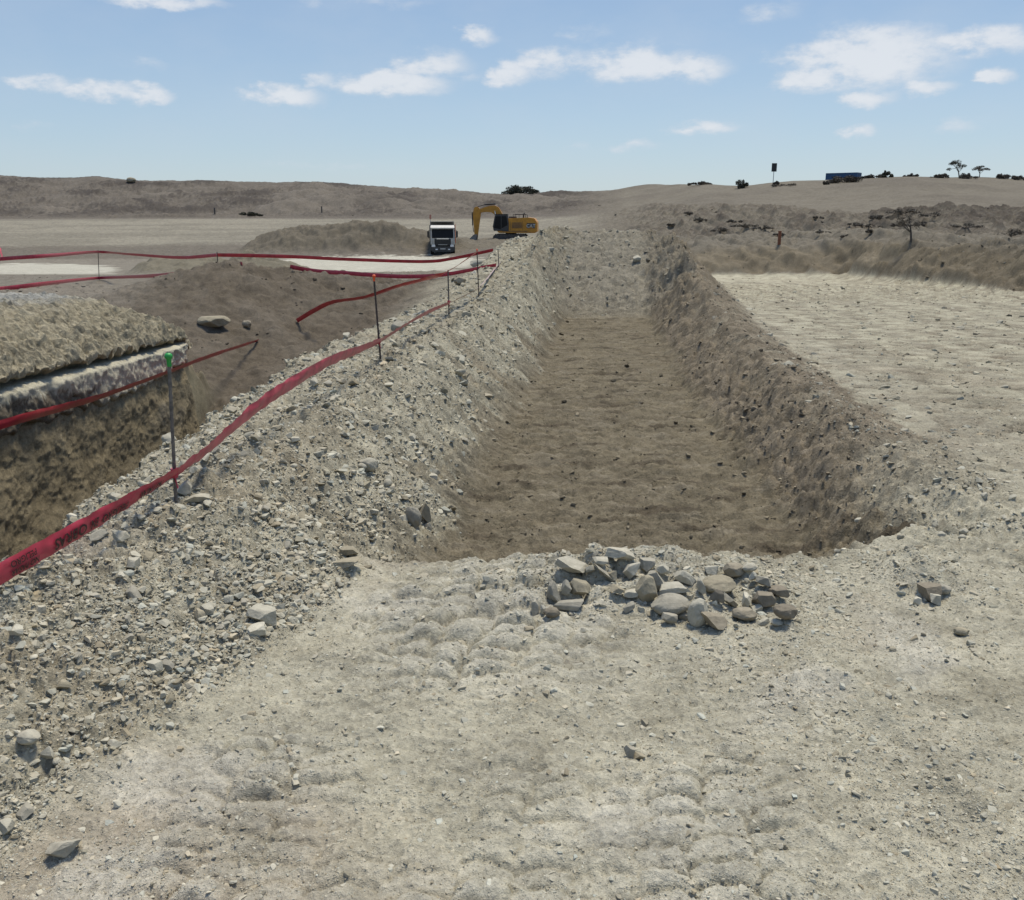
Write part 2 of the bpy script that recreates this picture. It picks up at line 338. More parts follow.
# ------------------------------------------------------------------ mesh helpers
def mesh_np(name, V, Fc, mat, cols=None, smooth=False, parent=None):
    """V (n,3), Fc list of (m,k) index arrays"""
    me = bpy.data.meshes.new(name)
    me.vertices.add(len(V)); me.vertices.foreach_set('co', np.asarray(V, np.float32).ravel())
    loops = np.concatenate([f.ravel() for f in Fc]); cnt = np.concatenate([np.full(len(f), f.shape[1]) for f in Fc])
    me.loops.add(len(loops)); me.loops.foreach_set('vertex_index', loops.astype(np.int32))
    me.polygons.add(len(cnt)); me.polygons.foreach_set('loop_start', np.concatenate([[0], np.cumsum(cnt)[:-1]]).astype(np.int32))
    try: me.polygons.foreach_set('loop_total', cnt.astype(np.int32))
    except Exception: pass
    me.polygons.foreach_set('use_smooth', np.full(len(cnt), smooth))
    me.update(calc_edges=True)
    if cols is not None:
        a = me.color_attributes.new('Col', 'FLOAT_COLOR', 'POINT')
        cc = np.ones((len(V), 4), np.float32); cc[:, :np.shape(cols)[1]] = cols; a.data.foreach_set('color', cc.ravel())
    me.materials.append(mat)
    o = bpy.data.objects.new(name, me); COL.objects.link(o)
    if parent: o.parent = parent
    return o

def new_mat(name):
    m = bpy.data.materials.new(name); m.use_nodes = True
    nt = m.node_tree; return m, nt, nt.nodes['Principled BSDF']
def N(nt, t, **kw):
    n = nt.nodes.new(t)
    for k, v in kw.items(): setattr(n, k, v)
    return n
def simple(name, col, rough=.5, metal=0.0, var=.12, scale=6.0, bump=.0, spec=.5):
    m, nt, b = new_mat(name); L = nt.links.new
    tc = N(nt, 'ShaderNodeTexCoord'); no = N(nt, 'ShaderNodeTexNoise'); no.inputs['Scale'].default_value = scale; no.inputs['Detail'].default_value = 5
    L(tc.outputs['Object'], no.inputs['Vector'])
    mr = N(nt, 'ShaderNodeMapRange'); mr.inputs['From Min'].default_value = .3; mr.inputs['From Max'].default_value = .7
    mr.inputs['To Min'].default_value = 1 - var; mr.inputs['To Max'].default_value = 1 + var; L(no.outputs['Fac'], mr.inputs['Value'])
    mx = N(nt, 'ShaderNodeMix', data_type='RGBA', blend_type='MULTIPLY'); mx.inputs['Factor'].default_value = 1
    mx.inputs['A'].default_value = (*col, 1); L(mr.outputs['Result'], mx.inputs['B']); L(mx.outputs['Result'], b.inputs['Base Color'])
    b.inputs['Roughness'].default_value = rough; b.inputs['Metallic'].default_value = metal; b.inputs['Specular IOR Level'].default_value = spec
    if bump:
        bp = N(nt, 'ShaderNodeBump'); bp.inputs['Strength'].default_value = bump; bp.inputs['Distance'].default_value = .02
        L(no.outputs['Fac'], bp.inputs['Height']); L(bp.outputs['Normal'], b.inputs['Normal'])
    return m
def earth_mat(name, s1=9., s2=55., s3=260., var=.22, bump=.55, dist=.03, chips=True):
    m, nt, b = new_mat(name); L = nt.links.new
    at_ = N(nt, 'ShaderNodeVertexColor', layer_name='Col'); tc = N(nt, 'ShaderNodeTexCoord')
    def math_(op, a, bb):
        q = N(nt, 'ShaderNodeMath', operation=op)
        for i, x in enumerate((a, bb)):
            if isinstance(x, (int, float)): q.inputs[i].default_value = x
            else: L(x, q.inputs[i])
        return q.outputs[0]
    ns = []
    for s, d in ((s1, 8 if chips else 4), (s2, 4), (s3, 3)):
        no = N(nt, 'ShaderNodeTexNoise'); no.inputs['Scale'].default_value = s; no.inputs['Detail'].default_value = d; no.inputs['Roughness'].default_value = .65
        L(tc.outputs['Object'], no.inputs['Vector']); ns.append(no)
    s = math_('ADD', math_('MULTIPLY', ns[0].outputs['Fac'], .46), math_('ADD', math_('MULTIPLY', ns[1].outputs['Fac'], .40), math_('MULTIPLY', ns[2].outputs['Fac'], .14)))
    h = s; shade = s
    if chips:
        hs = None
        for sc, wt in ((7., .34), (26., .36), (75., .30)):
            vm = N(nt, 'ShaderNodeVectorMath', operation='MULTIPLY_ADD'); vm.inputs[1].default_value = (.03, .03, .03)
            L(ns[1].outputs['Color'], vm.inputs[0]); L(tc.outputs['Object'], vm.inputs[2])
            vo = N(nt, 'ShaderNodeTexVoronoi'); vo.inputs['Scale'].default_value = sc; L(vm.outputs[0], vo.inputs['Vector'])
            sp_ = N(nt, 'ShaderNodeSeparateColor'); L(vo.outputs['Color'], sp_.inputs[0])
            hh = math_('MULTIPLY', math_('SUBTRACT', sp_.outputs['Red'], .5), wt); hs = hh if hs is None else math_('ADD', hs, hh)
        ch = math_('MULTIPLY', hs, at_.outputs['Alpha'])
        h = math_('ADD', math_('MULTIPLY', s, .7), math_('MULTIPLY', ch, 1.0)); shade = math_('ADD', s, math_('MULTIPLY', ch, .42))
    mr = N(nt, 'ShaderNodeMapRange'); mr.inputs['From Min'].default_value = .36; mr.inputs['From Max'].default_value = .64
    mr.inputs['To Min'].default_value = 1 - var; mr.inputs['To Max'].default_value = 1 + var; L(shade, mr.inputs['Value'])
    mx = N(nt, 'ShaderNodeMix', data_type='RGBA', blend_type='MULTIPLY'); mx.inputs['Factor'].default_value = 1
    L(at_.outputs['Color'], mx.inputs['A']); L(mr.outputs['Result'], mx.inputs['B']); L(mx.outputs['Result'], b.inputs['Base Color'])
    b.inputs['Roughness'].default_value = .95; b.inputs['Specular IOR Level'].default_value = .12
    bp = N(nt, 'ShaderNodeBump'); bp.inputs['Strength'].default_value = bump; bp.inputs['Distance'].default_value = dist
    L(h, bp.inputs['Height']); L(bp.outputs['Normal'], b.inputs['Normal'])
    return m
M_EARTH = earth_mat('earth', 2.2, var=.32, bump=.85, dist=.06)
M_STONE = earth_mat('stone', 14., 70., 300., .18, .5, .012, False)
M_YELLOW = simple('digger_yellow', (.46, .205, .014), .45, var=.18, scale=2.5)
M_BLACK = simple('black_steel', (.018, .017, .016), .6, var=.3)
M_DARK = simple('dark_grey_steel', (.05, .047, .043), .6, var=.3)
M_TRACK = simple('dusty_track', (.07, .06, .05), .8, var=.4, bump=.3)
M_GLASS = simple('dark_glass', (.010, .011, .012), .25, var=.1, spec=.15)
M_WHITE = simple('dusty_white_paint', (.46, .44, .39), .4, var=.12, scale=2)
M_GREYB = simple('tipper_grey', (.20, .185, .16), .6, var=.3, scale=3)
M_TYRE = simple('tyre_rubber', (.025, .023, .021), .85, var=.3)
M_CHROME = simple('chrome', (.6, .6, .6), .25, 1.0)
M_LAMP = simple('lamp_glass', (.75, .74, .7), .15)
M_ORANGE = simple('orange_plastic', (.75, .10, .02), .45)
M_GREEN = simple('green_plastic', (.015, .27, .045), .5, var=.08)
M_STEEL = simple('rusty_rebar', (.075, .06, .05), .7, .4, var=.4, scale=60)
M_STEEL2 = simple('grey_rebar', (.14, .125, .11), .65, .4, var=.4, scale=60)
M_TAPE = simple('red_tape', (.40, .035, .062), .38, var=.22, scale=14)
M_TAPE_SUNLIT = simple('sunlit_red_tape', (.47, .06, .095), .35, var=.3, scale=11)  # red tape coloured lighter and pinker, sun on it painted in
M_TAPE2 = simple('faded_pink_tape', (.42, .08, .10), .4, var=.35, scale=9)
M_TAPE3 = simple('bright_red_tape', (.41, .028, .036), .38, var=.25, scale=5)
M_TAPE4 = simple('bleached_tape', (.38, .27, .23), .5, var=.3, scale=6)
M_INK = simple('black_ink', (.03, .008, .010), .5)
M_BLUE = simple('blue_container_paint', (.02, .075, .17), .5, var=.12, scale=1.2)
M_LEAF = simple('scrub_leaves', (.042, .042, .024), .8, var=.4, scale=1.5)
M_DRY = simple('dry_scrub', (.085, .070, .050), .9, var=.4, scale=1.5)
M_MAT = simple('brown_scrub', (.105, .088, .064), .9, var=.4, scale=1.5)
M_TWIG = simple('grey_twigs', (.075, .063, .05), .9, var=.3)
M_BARK = simple('bark', (.05, .038, .03), .9, var=.3)
M_SIGNB = simple('sign_black', (.012, .012, .013), .5)
M_POLE = simple('grey_pole', (.32, .32, .32), .5)

def tag(o, label=None, cat=None, group=None, kind=None):
    if label: o['label'] = label
    if cat: o['category'] = cat
    if group: o['group'] = group
    if kind: o['kind'] = kind
    return o
def empty(name, loc, rz=0, rx=0, ry=0):
    o = bpy.data.objects.new(name, None); COL.objects.link(o); o.empty_display_size = .2
    o.location = loc; o.rotation_euler = (rx, ry, rz); return o

class MB:
    def __init__(s): s.bm = bmesh.new()
    def _new(s, verts, faces):
        vs = [s.bm.verts.new(v) for v in verts]
        for f in faces:
            try: s.bm.faces.new([vs[i] for i in f])
            except ValueError: pass
        return vs
    def box(s, c, d, rot=None, bevel=0):
        h = [x / 2 for x in d]
        vv = [Vector((sx * h[0], sy * h[1], sz * h[2])) for sx in (-1, 1) for sy in (-1, 1) for sz in (-1, 1)]
        if rot: R = Euler(rot).to_matrix(); vv = [R @ v for v in vv]
        vv = [v + Vector(c) for v in vv]
        vs = s._new(vv, [(0, 1, 3, 2), (4, 6, 7, 5), (0, 4, 5, 1), (2, 3, 7, 6), (0, 2, 6, 4), (1, 5, 7, 3)])
        if bevel:
            es = {e for v in vs for e in v.link_edges}
            bmesh.ops.bevel(s.bm, geom=list(es), offset=bevel, segments=2, affect='EDGES')
        return s
    def prism(s, prof, y0, y1, bevel=0):
        n = len(prof)
        vs = s._new([(x, y0, z) for x, z in prof] + [(x, y1, z) for x, z in prof],
               [tuple(range(n))[::-1], tuple(range(n, 2 * n))] + [(i, (i + 1) % n, n + (i + 1) % n, n + i) for i in range(n)])
        if bevel:
            es = {e for v in vs for e in v.link_edges}
            bmesh.ops.bevel(s.bm, geom=list(es), offset=bevel, segments=2, affect='EDGES')
        return s
    def cyl(s, a, b, r, n=12, r2=None):
        a = Vector(a); b = Vector(b); r2 = r if r2 is None else r2
        q = (b - a).to_track_quat('Z', 'Y')
        ring = [Vector((math.cos(2 * math.pi * i / n), math.sin(2 * math.pi * i / n), 0)) for i in range(n)]
        s._new([a + q @ (p * r) for p in ring] + [b + q @ (p * r2) for p in ring],
               [tuple(range(n))[::-1], tuple(range(n, 2 * n))] + [(i, (i + 1) % n, n + (i + 1) % n, n + i) for i in range(n)])
        return s
    def tube(s, pts, r, n=8):
        for i in range(len(pts) - 1): s.cyl(pts[i], pts[i + 1], r, n)
        return s
    def lathe(s, prof, n=16, c=(0, 0, 0)):
        vs = []
        for r, z in prof:
            for i in range(n):
                a = 2 * math.pi * i / n; vs.append((c[0] + r * math.cos(a), c[1] + r * math.sin(a), c[2] + z))
        fs = []
        for k in range(len(prof) - 1):
            for i in range(n): fs.append((k * n + i, k * n + (i + 1) % n, (k + 1) * n + (i + 1) % n, (k + 1) * n + i))
        s._new(vs, fs); return s
    def build(s, name, mat, parent=None, smooth=False):
        bmesh.ops.recalc_face_normals(s.bm, faces=s.bm.faces)
        me = bpy.data.meshes.new(name); s.bm.to_mesh(me); s.bm.free(); me.materials.append(mat)
        if smooth:
            for p in me.polygons: p.use_smooth = True
        o = bpy.data.objects.new(name, me); COL.objects.link(o)
        if parent: o.parent = parent
        return o

# ------------------------------------------------------------------ ground sheet
s_in = np.linspace(-.70, .70, 1120)
s_out = .70 + (np.geomspace(.004, 2.0, 46) - .004 + .00125)
S = np.concatenate([-s_out[::-1], s_in, s_out])
ys = [1.45]
while ys[-1] < 2400:
    y = ys[-1]; ys.append(y + max(.0062 * (y / 2) ** 1.27, .004) * ip(y, [6, 10, 24, 30, 55, 70, 230, 270], [1, .72, .62, .5, .5, .38, .38, 1]) * (1 if y < 270 else 1 + (y - 270) / 60))
YR = np.concatenate([np.linspace(-5, 1.40, 50), np.array(ys)])
SS, YY = np.meshgrid(S, YR)
XX = SS * np.maximum(YY + 1.5, 2.6)
Zt = np.empty_like(XX); Ct = np.empty(XX.shape + (4,)); LIm = np.empty_like(XX)
for a in range(0, len(YR), 150):
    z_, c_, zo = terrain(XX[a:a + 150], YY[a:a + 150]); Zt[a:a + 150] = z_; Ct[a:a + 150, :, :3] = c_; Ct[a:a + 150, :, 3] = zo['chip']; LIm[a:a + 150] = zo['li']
nr_, nc_ = XX.shape
idx = np.arange(nr_ * nc_).reshape(nr_, nc_)
quads = np.stack([idx[:-1, :-1], idx[:-1, 1:], idx[1:, 1:], idx[1:, :-1]], -1).reshape(-1, 4)
PXm = 512 + F * 1.03 * SS
hillq = ((LIm > 4.75) & (YY > 60))[:-1, :-1].ravel()
Vt = np.stack([XX.ravel(), YY.ravel(), Zt.ravel()], 1); Cf = Ct.reshape(-1, 4)
def sub(mask, name):
    q = quads[mask]; u, inv = np.unique(q, return_inverse=True)
    o = mesh_np(name, Vt[u], [inv.reshape(-1, 4)], M_EARTH, Cf[u], smooth=True); o['kind'] = 'structure'; return o
sub(~hillq, 'ground'); sub(hillq, 'hills')

# ------------------------------------------------------------------ hard crust of the left bank
def crust_strip():
    n, mY = 70, 620
    Yv = np.linspace(3.2, 14.3, mY); k = np.linspace(0, 1, n)
    prof_x = ip(k, [0, .08, .14, .22, .45, .72, 1], [-5.35, -4.95, -4.91, -4.96, -5.30, -6.1, -7.0])
    prof_z = ip(k, [0, .08, .14, .22, .45, .72, 1], [.05, .045, .075, .14, .33, .60, .72])
    Yg, kx = np.meshgrid(Yv, prof_x, indexing='ij'); _, kz = np.meshgrid(Yv, prof_z, indexing='ij'); _, kk = np.meshgrid(Yv, k, indexing='ij')
    nA = fbm(kx * 2 + 5, Yg * 2, 3, 101); nB = fbm(kx * 8, Yg * 8, 3, 102); ch = ridged(kx * 5, Yg * 5, 3, 103); wl, _ = worley(kx * 7, Yg * 7, 9)
    edge = np.clip(kk * 6, 0, 1)
    X = kx + (.10 * nA + .05 * nB) * (1 - kk) + .0
    Z = kz + slab_top(Yg) + edge * (.05 * nB + .05 * ch - .02 + .15 * (.5 - wl)) * (1 - kk * .5) + .03 * nA
    endf = sst(13.4, 14.3, Yg + .25 * nA)
    Z = Z - endf * (.2 + .3 * kk); X = X - endf * .25 * (1 - kk)
    # meet the bank surface at the back
    c = np.array([.335, .292, .20]) * (1 + .22 * nB + .14 * nA)[..., None]
    grey = sst(.66, .98, kk + .15 * nA)[..., None]
    c = c * (1 - grey) + np.array([.34, .33, .29]) * grey
    V = np.stack([X.ravel(), Yg.ravel(), Z.ravel()], 1)
    ii = np.arange(mY * n).reshape(mY, n)
    q = np.stack([ii[:-1, :-1], ii[:-1, 1:], ii[1:, 1:], ii[1:, :-1]], -1).reshape(-1, 4)
    o = mesh_np('terrain_crust', V, [q], M_EARTH, np.concatenate([np.clip(c.reshape(-1, 3), .02, .8), np.full((mY * n, 1), .6)], 1), smooth=False); o['kind'] = 'structure'
crust_strip()
def slab_strip():
    mY = 600; Yv = np.linspace(3.2, 13.75, mY)
    prof = [(-5.5, .0), (-4.93, -.015), (-4.875, -.035)] + [(-4.86 - .0008 * i, -.04 - .25 * i / 16) for i in range(17)] + [(-4.90, -.31), (-5.3, -.33)]
    n = len(prof); pxs = np.array([p[0] for p in prof]); pzs = np.array([p[1] for p in prof])
    Yg = np.repeat(Yv[:, None], n, 1); kx = np.repeat(pxs[None], mY, 0); kz = np.repeat(pzs[None], mY, 0)
    flute = fbm(Yg * 4.2, kz * 6.5, 3, 110); nb = fbm(Yg * 22, kz * 22, 2, 111); ln = fbm(Yg * .9, kz * 0, 3, 112)
    X = kx + (.034 * flute + .012 * nb + .05 * ln) * (kx > -5.2)
    thick = 1 + .42 * sst(13.2, 11.5, Yg) + .35 * fbm(Yg * 2.2, Yg * 0, 3, 113) * (kz < -.2)
    Z = slab_top(Yg) + kz * thick + .012 * nb
    endf = sst(13.2, 13.75, Yg); X = X - endf * .15
    c = np.array([.43, .40, .305]) * (1 + .06 * flute + .06 * nb)[..., None]
    soil = np.clip(sst(-.10, -.16, kz + .05 * nb + .10 * ln + .10 * sst(9.6, 11.0, Yg)) * sst(10.9, 9.9, Yg + .5 * ln), 0, 1)[..., None]
    c = c * (1 - soil) + np.array([.15, .125, .09]) * soil
    V = np.stack([X.ravel(), Yg.ravel(), Z.ravel()], 1)
    ii = np.arange(mY * n).reshape(mY, n)
    q = np.stack([ii[:-1, :-1], ii[:-1, 1:], ii[1:, 1:], ii[1:, :-1]], -1).reshape(-1, 4)
    cap = ii[-1][None, ::-1]
    o = mesh_np('terrain_slab', V, [q, cap], M_EARTH, np.concatenate([np.clip(c.reshape(-1, 3), .02, .8), np.full((mY * n, 1), .12)], 1), smooth=True); o['kind'] = 'structure'
slab_strip()

def wall_strip():
    mY, n = 560, 170; Yv = np.linspace(3.0, 15.6, mY); kv = np.linspace(0, 1, n)
    Yg, k = np.meshgrid(Yv, kv, indexing='ij'); zt_ = slab_top(Yg) - .24; zb = -2.35; Zg = zb + (zt_ - zb) * k
    nA = fbm(Yg * 1.1, Zg * 1.3, 3, 121); nB = fbm(Yg * 4.5, Zg * 4.0, 3, 122); nC = fbm(Yg * 16, Zg * 14, 3, 123); ch, idd = worley(Yg * 8 + nB * .4, Zg * 8, 124)
    X = -4.72 - .22 * k + .05 * nA + .014 * nB + .008 * nC + (idd - .5) * .012
    X = X - sst(13.3, 15.6, Yg) * 1.1 - .10 * sst(.9, 1, k)
    Zg = Zg - sst(13.6, 15.6, Yg) * k * .5
    v = np.clip(.5 + .35 * nB + .2 * nA, 0, 1)[..., None]
    c = np.array([.21, .172, .105]) * (1 - v) + np.array([.285, .238, .152]) * v
    c = c * (1 + .18 * nC)[..., None]; g = np.clip(nA * 1.0 - .45, 0, .3)[..., None]; c = c * (1 - g) + np.array([.25, .225, .18]) * g
    V = np.stack([X.ravel(), Yg.ravel(), Zg.ravel()], 1); ii = np.arange(mY * n).reshape(mY, n)
    q = np.stack([ii[:-1, :-1], ii[1:, :-1], ii[1:, 1:], ii[:-1, 1:]], -1).reshape(-1, 4)
    o = mesh_np('terrain_cut_face', V, [q], M_EARTH, np.concatenate([np.clip(c.reshape(-1, 3), .02, .8), np.full((mY * n, 1), .3)], 1), smooth=True); o['kind'] = 'structure'
wall_strip()

# ------------------------------------------------------------------ stones
def ico(sub):
    bm = bmesh.new(); bmesh.ops.create_icosphere(bm, subdivisions=sub, radius=1)
    V = np.array([v.co[:] for v in bm.verts]); Fx = np.array([[v.index for v in f.verts] for f in bm.faces]); bm.free(); return V, Fx
ICO = {s: ico(s) for s in (1, 2, 3, 4)}
def stone_shape(sub, r, dims=(1, 1, 1), cuts=9, rounded=0.0):
    """an angular lump: a sphere cut by random planes, then stretched; unit half extents"""
    V, Fx = ICO[sub]; V = V.copy()
    for i in range(cuts):
        n = r.normal(size=3); n /= np.linalg.norm(n); d = r.uniform(.45, .8) if not rounded else r.uniform(.72, .95)
        k = V @ n - d; V -= np.where(k > 0, k, 0)[:, None] * n
    if sub >= 3:
        nz = fbm(V[:, 0] * 2.2 + r.uniform(0, 50), V[:, 1] * 2.2 + V[:, 2] * 1.7, 3, int(r.integers(999)))
        V *= (1 + .045 * nz)[:, None]
    V /= np.abs(V).max(0); return V * np.array(dims), Fx
def block_shape(sub, r, cuts=4, taper=.0):
    V, Fx = ICO[sub]; V = V * 1.75
    P_ = [(np.eye(3)[a] * sg + r.normal(0, .30, 3), r.uniform(.72, 1.0)) for a in range(3) for sg in (1, -1)]
    P_ += [(r.normal(size=3), r.uniform(.80, 1.2)) for _ in range(cuts + 3)]
    for _ in range(2):
        for n, d in P_:
            n = n / np.linalg.norm(n); k = V @ n - d; V = V - np.where(k > 0, k, 0)[:, None] * n
    nz = fbm(V[:, 0] * 2.5 + r.uniform(0, 50), V[:, 1] * 2.5 + V[:, 2] * 1.9, 3, int(r.integers(999)))
    nf = fbm(V[:, 0] * 9 + 5, V[:, 1] * 9 + V[:, 2] * 7, 2, 5)
    V = V * (1 + .03 * nz + .010 * nf)[:, None]
    return V / np.abs(V).max(0), Fx
def rotm(rx, ry, rz): return np.array(Euler((rx, ry, rz)).to_matrix())

def merge_stones(name, P, size, cols, flat, sub, label, cat, seed):
    r = np.random.default_rng(seed); protos = [block_shape(sub, r, 3)[0] * np.array([1, r.uniform(.55, .9), r.uniform(.25, .6)]) for _ in range(40)]
    Fx = ICO[sub][1]; nv = len(ICO[sub][0]); n = len(P)
    pr = np.stack(protos)[r.integers(0, 40, n)]
    az = r.uniform(0, 6.283, n); tx = r.normal(0, .30, n); ty = r.normal(0, .30, n)
    ca, sa = np.cos(az), np.sin(az)
    V = pr * (size * .5)[:, None, None]
    # tilt about x, then y, then z
    y = V[..., 1] * np.cos(tx)[:, None] - V[..., 2] * np.sin(tx)[:, None]; z = V[..., 1] * np.sin(tx)[:, None] + V[..., 2] * np.cos(tx)[:, None]; x = V[..., 0]
    x2 = x * np.cos(ty)[:, None] + z * np.sin(ty)[:, None]; z = -x * np.sin(ty)[:, None] + z * np.cos(ty)[:, None]
    X = x2 * ca[:, None] - y * sa[:, None] + P[:, 0:1]; Y = x2 * sa[:, None] + y * ca[:, None] + P[:, 1:2]; Z = z + P[:, 2:3]
    VV = np.stack([X, Y, Z], -1).reshape(-1, 3)
    FF = (Fx[None] + (np.arange(n) * nv)[:, None, None]).reshape(-1, 3)
    return VV, FF, np.repeat(cols, nv, 0)

def scatter(n, seed, smin=-.66, smax=.66, y0=1.6, y1=60):
    r = np.random.default_rng(seed)
    s = r.uniform(smin, smax, n); t = r.uniform(1 / (y1 + .5), 1 / (y0 + .5), n); Y = 1 / t - .5
    X = s * (Y + .45); return X, Y, r
def stone_cols(n, r, base, var=.16, tint=.04):
    k = r.normal(1, var, n); c = np.array(base)[None] * np.clip(k, .45, 1.4)[:, None]
    t = r.normal(0, tint, n); c[:, 0] *= 1 + t; c[:, 2] *= 1 - t; return np.clip(c, .03, .62)

big, small = [[], [], []], [[], [], []]
def add(bucket, res):
    bucket[0].append(res[0]); off = sum(len(v) for v in bucket[0][:-1]); bucket[1].append(res[1] + off); bucket[2].append(res[2])
# candidates in one go, kept by the rubble density of the place
X, Y, r = scatter(760000, 21)
z, c, zo = terrain(X, Y)
Yall = Y
dens = np.clip(zo['rub'] * 1.0 + zo['rubR'] * .38 * (.4 + sst(-.2, .5, fbm(X * 1.2, Y * 1.2, 2, 5))) + zo['far_face'] * 1.3 + zo['flat'] * (1 - zo['infl']) * (.025 + .11 * sst(10, 5, Y)), 0, 1)
cl = fbm(X * 1.7, Y * 1.7, 3, 300)
dens *= np.clip(.62 + .6 * cl, .15, 1)
dens += zo['flat'] * (Y < 6) * np.exp(-((X - (.95 + .1 * Y + .35 * fbm(X * .8, Y * .8, 2, 301))) / .32) ** 2) * .22        # crumbs along the wheel edge
dens += .75 * np.exp(-((X - .72) / .72) ** 4 - ((Y - 4.2) / .38) ** 2) + .6 * np.exp(-((X - 2.05) / .25) ** 2 - ((Y - 4.3) / .35) ** 2)
dens *= (1 - .93 * zo['infl']) * np.where(zo['lm'] > .4, .0, 1) * (Y < 40)
keep = r.uniform(0, 1, len(X)) < dens * .95
X, Y, z, c = X[keep], Y[keep], z[keep], c[keep]; rubk = zo['rub'][keep]; toe = (zo['rub'] * np.exp(-((-zo['w'] - 1.75) / .3) ** 2) * sst(9, 5, Yall))[keep]
n = len(X); spx = 1.6 * (1 - r.uniform(0, 1, n)) ** (-1 / 2.35); spx = np.minimum(spx * (1 + .55 * toe), 13) * np.where(rubk > .5, 1.0, .8)
dpt = Y * .96 + .3
size = np.clip(spx * dpt / F, .006, .20)
foot = sst(4.8, 2.2, Y)
cols = stone_cols(n, r, (.375, .353, .278), .16); dark = r.uniform(0, 1, n) < .26
cols[dark] = stone_cols(int(dark.sum()), r, (.26, .228, .16))
cols = cols * (.8 - .3 * sst(6, 20, Y))[:, None] + c * (.2 + .3 * sst(6, 20, Y))[:, None]
P = np.stack([X, Y, z + size * .0], 1)
bsel = spx > 4.2
print('gravel', n, bsel.sum())
add(small, merge_stones('g', P[~bsel], size[~bsel], cols[~bsel], 1, 1, '', '', 5))
add(small, merge_stones('g', P[bsel], size[bsel], cols[bsel], 1, 2, '', '', 6))
# soil clods on the trench floor and in the brown cut
X, Y, r = scatter(110000, 22); z, c, zo = terrain(X, Y)
dn = zo['infl'] * .24 + zo['rubR'] * .6 * sst(4, 7, Y) + zo['lm'] * .06 * (Y > 13)
keep = r.uniform(0, 1, len(X)) < dn; X, Y, z, c = X[keep], Y[keep], z[keep], c[keep]; n = len(X)
size = np.clip(1.6 * (1 - r.uniform(0, 1, n)) ** (-1 / 2.4), 0, 7) * (Y + .3) / F
cols = c * np.clip(r.normal(.85, .25, n), .4, 1.5)[:, None]
add(small, merge_stones('g', np.stack([X, Y, z + size * .05], 1), size, cols, 1, 1, '', '', 8))
# rubble chunks in the far ground
X, Y, r = scatter(26000, 23, y0=14, y1=210); z, c, zo = terrain(X, Y)
dn = zo['li'].copy() * 0; dn += ((Y > 14) & (zo['lm'] > .5)) * .05; dn += ((zo['li'] > 1) & (zo['li'] < 4.6) & (zo['px'] > 600)) * .08; dn += (zo['li'] >= 4.6) * (zo['px'] < 620) * .05
keep = r.uniform(0, 1, len(X)) < dn; X, Y, z, c = X[keep], Y[keep], z[keep], c[keep]; n = len(X)
size = np.clip(1.5 * (1 - r.uniform(0, 1, n)) ** (-1 / 2.6), 0, 5) * Y / F
cols = c * np.clip(r.normal(.8, .3, n), .35, 1.5)[:, None]
add(small, merge_stones('g', np.stack([X, Y, z + size * .1], 1), size, cols, 1, 1, '', '', 9))
go = mesh_np('gravel', np.concatenate(small[0]), [np.concatenate(small[1])], M_STONE, np.concatenate(small[2]), smooth=False)
tag(go, 'pale broken stone chips and soil crumbs strewn over the berms and ground', 'gravel', kind='stuff')

# individual stones ---------------------------------------------------
TONE = {'pale': (.375, .35, .275), 'grey': (.30, .278, .22), 'brown': (.26, .228, .168), 'dark': (.20, .174, .13), 'white': (.45, .42, .33), 'tan': (.285, .252, .18)}
def stone(px, py, wpx, hpx, tilt, shape, tone, label, group, yaw=None, lift=0.0, loc=None, sub=4):
    r = np.random.default_rng(int(px * 131 + py * 17) % 99991)
    p = ground_at(px, py + hpx * .42) if loc is None else loc
    d = p.y * CS + (EYE - p.z) * SN
    a = wpx * d / F / 2; h = hpx * d / F / 2
    dep = {'slab': a * .75, 'block': a * .8, 'round': a * .85, 'wedge': max(a, h) * .6, 'plate': max(a, h) * .7}[shape]
    cuts = {'slab': 7, 'block': 8, 'round': 12, 'wedge': 7, 'plate': 6}[shape]
    if shape == 'round': V, Fx = stone_shape(sub, r, (1, 1, 1), 9, 1.0)
    else: V, Fx = block_shape(sub, r, 5 if shape != 'slab' else 3)
    if shape == 'wedge':
        V[:, 0] *= 1 - .38 * np.clip(V[:, 2], -1, 1)
    V = V * np.array([a * 1.08, dep * 1.1, h * 1.06])
    V = V @ rotm(r.uniform(-.2, .1), -math.radians(tilt), 0).T
    V = V @ rotm(0, 0, r.uniform(-.35, .35) if yaw is None else yaw).T
    col = np.array(TONE[tone]) * r.uniform(.92, 1.08)
    nz = fbm(V[:, 0] * 30, V[:, 1] * 30 + V[:, 2] * 22, 3, 7)
    cols = col[None] * (1 + .14 * nz)[:, None]
    zmin = V[:, 2].min(); V[:, 2] -= zmin
    o = mesh_np('stone', V, [Fx], M_STONE, np.clip(cols, .03, .7), smooth=False)
    o.location = (p.x, p.y + dep * .3, p.z - (-zmin) * .22 + lift)
    tag(o, label, 'stone', group); return o
GP = 'stones heaped at the near end of the trench'
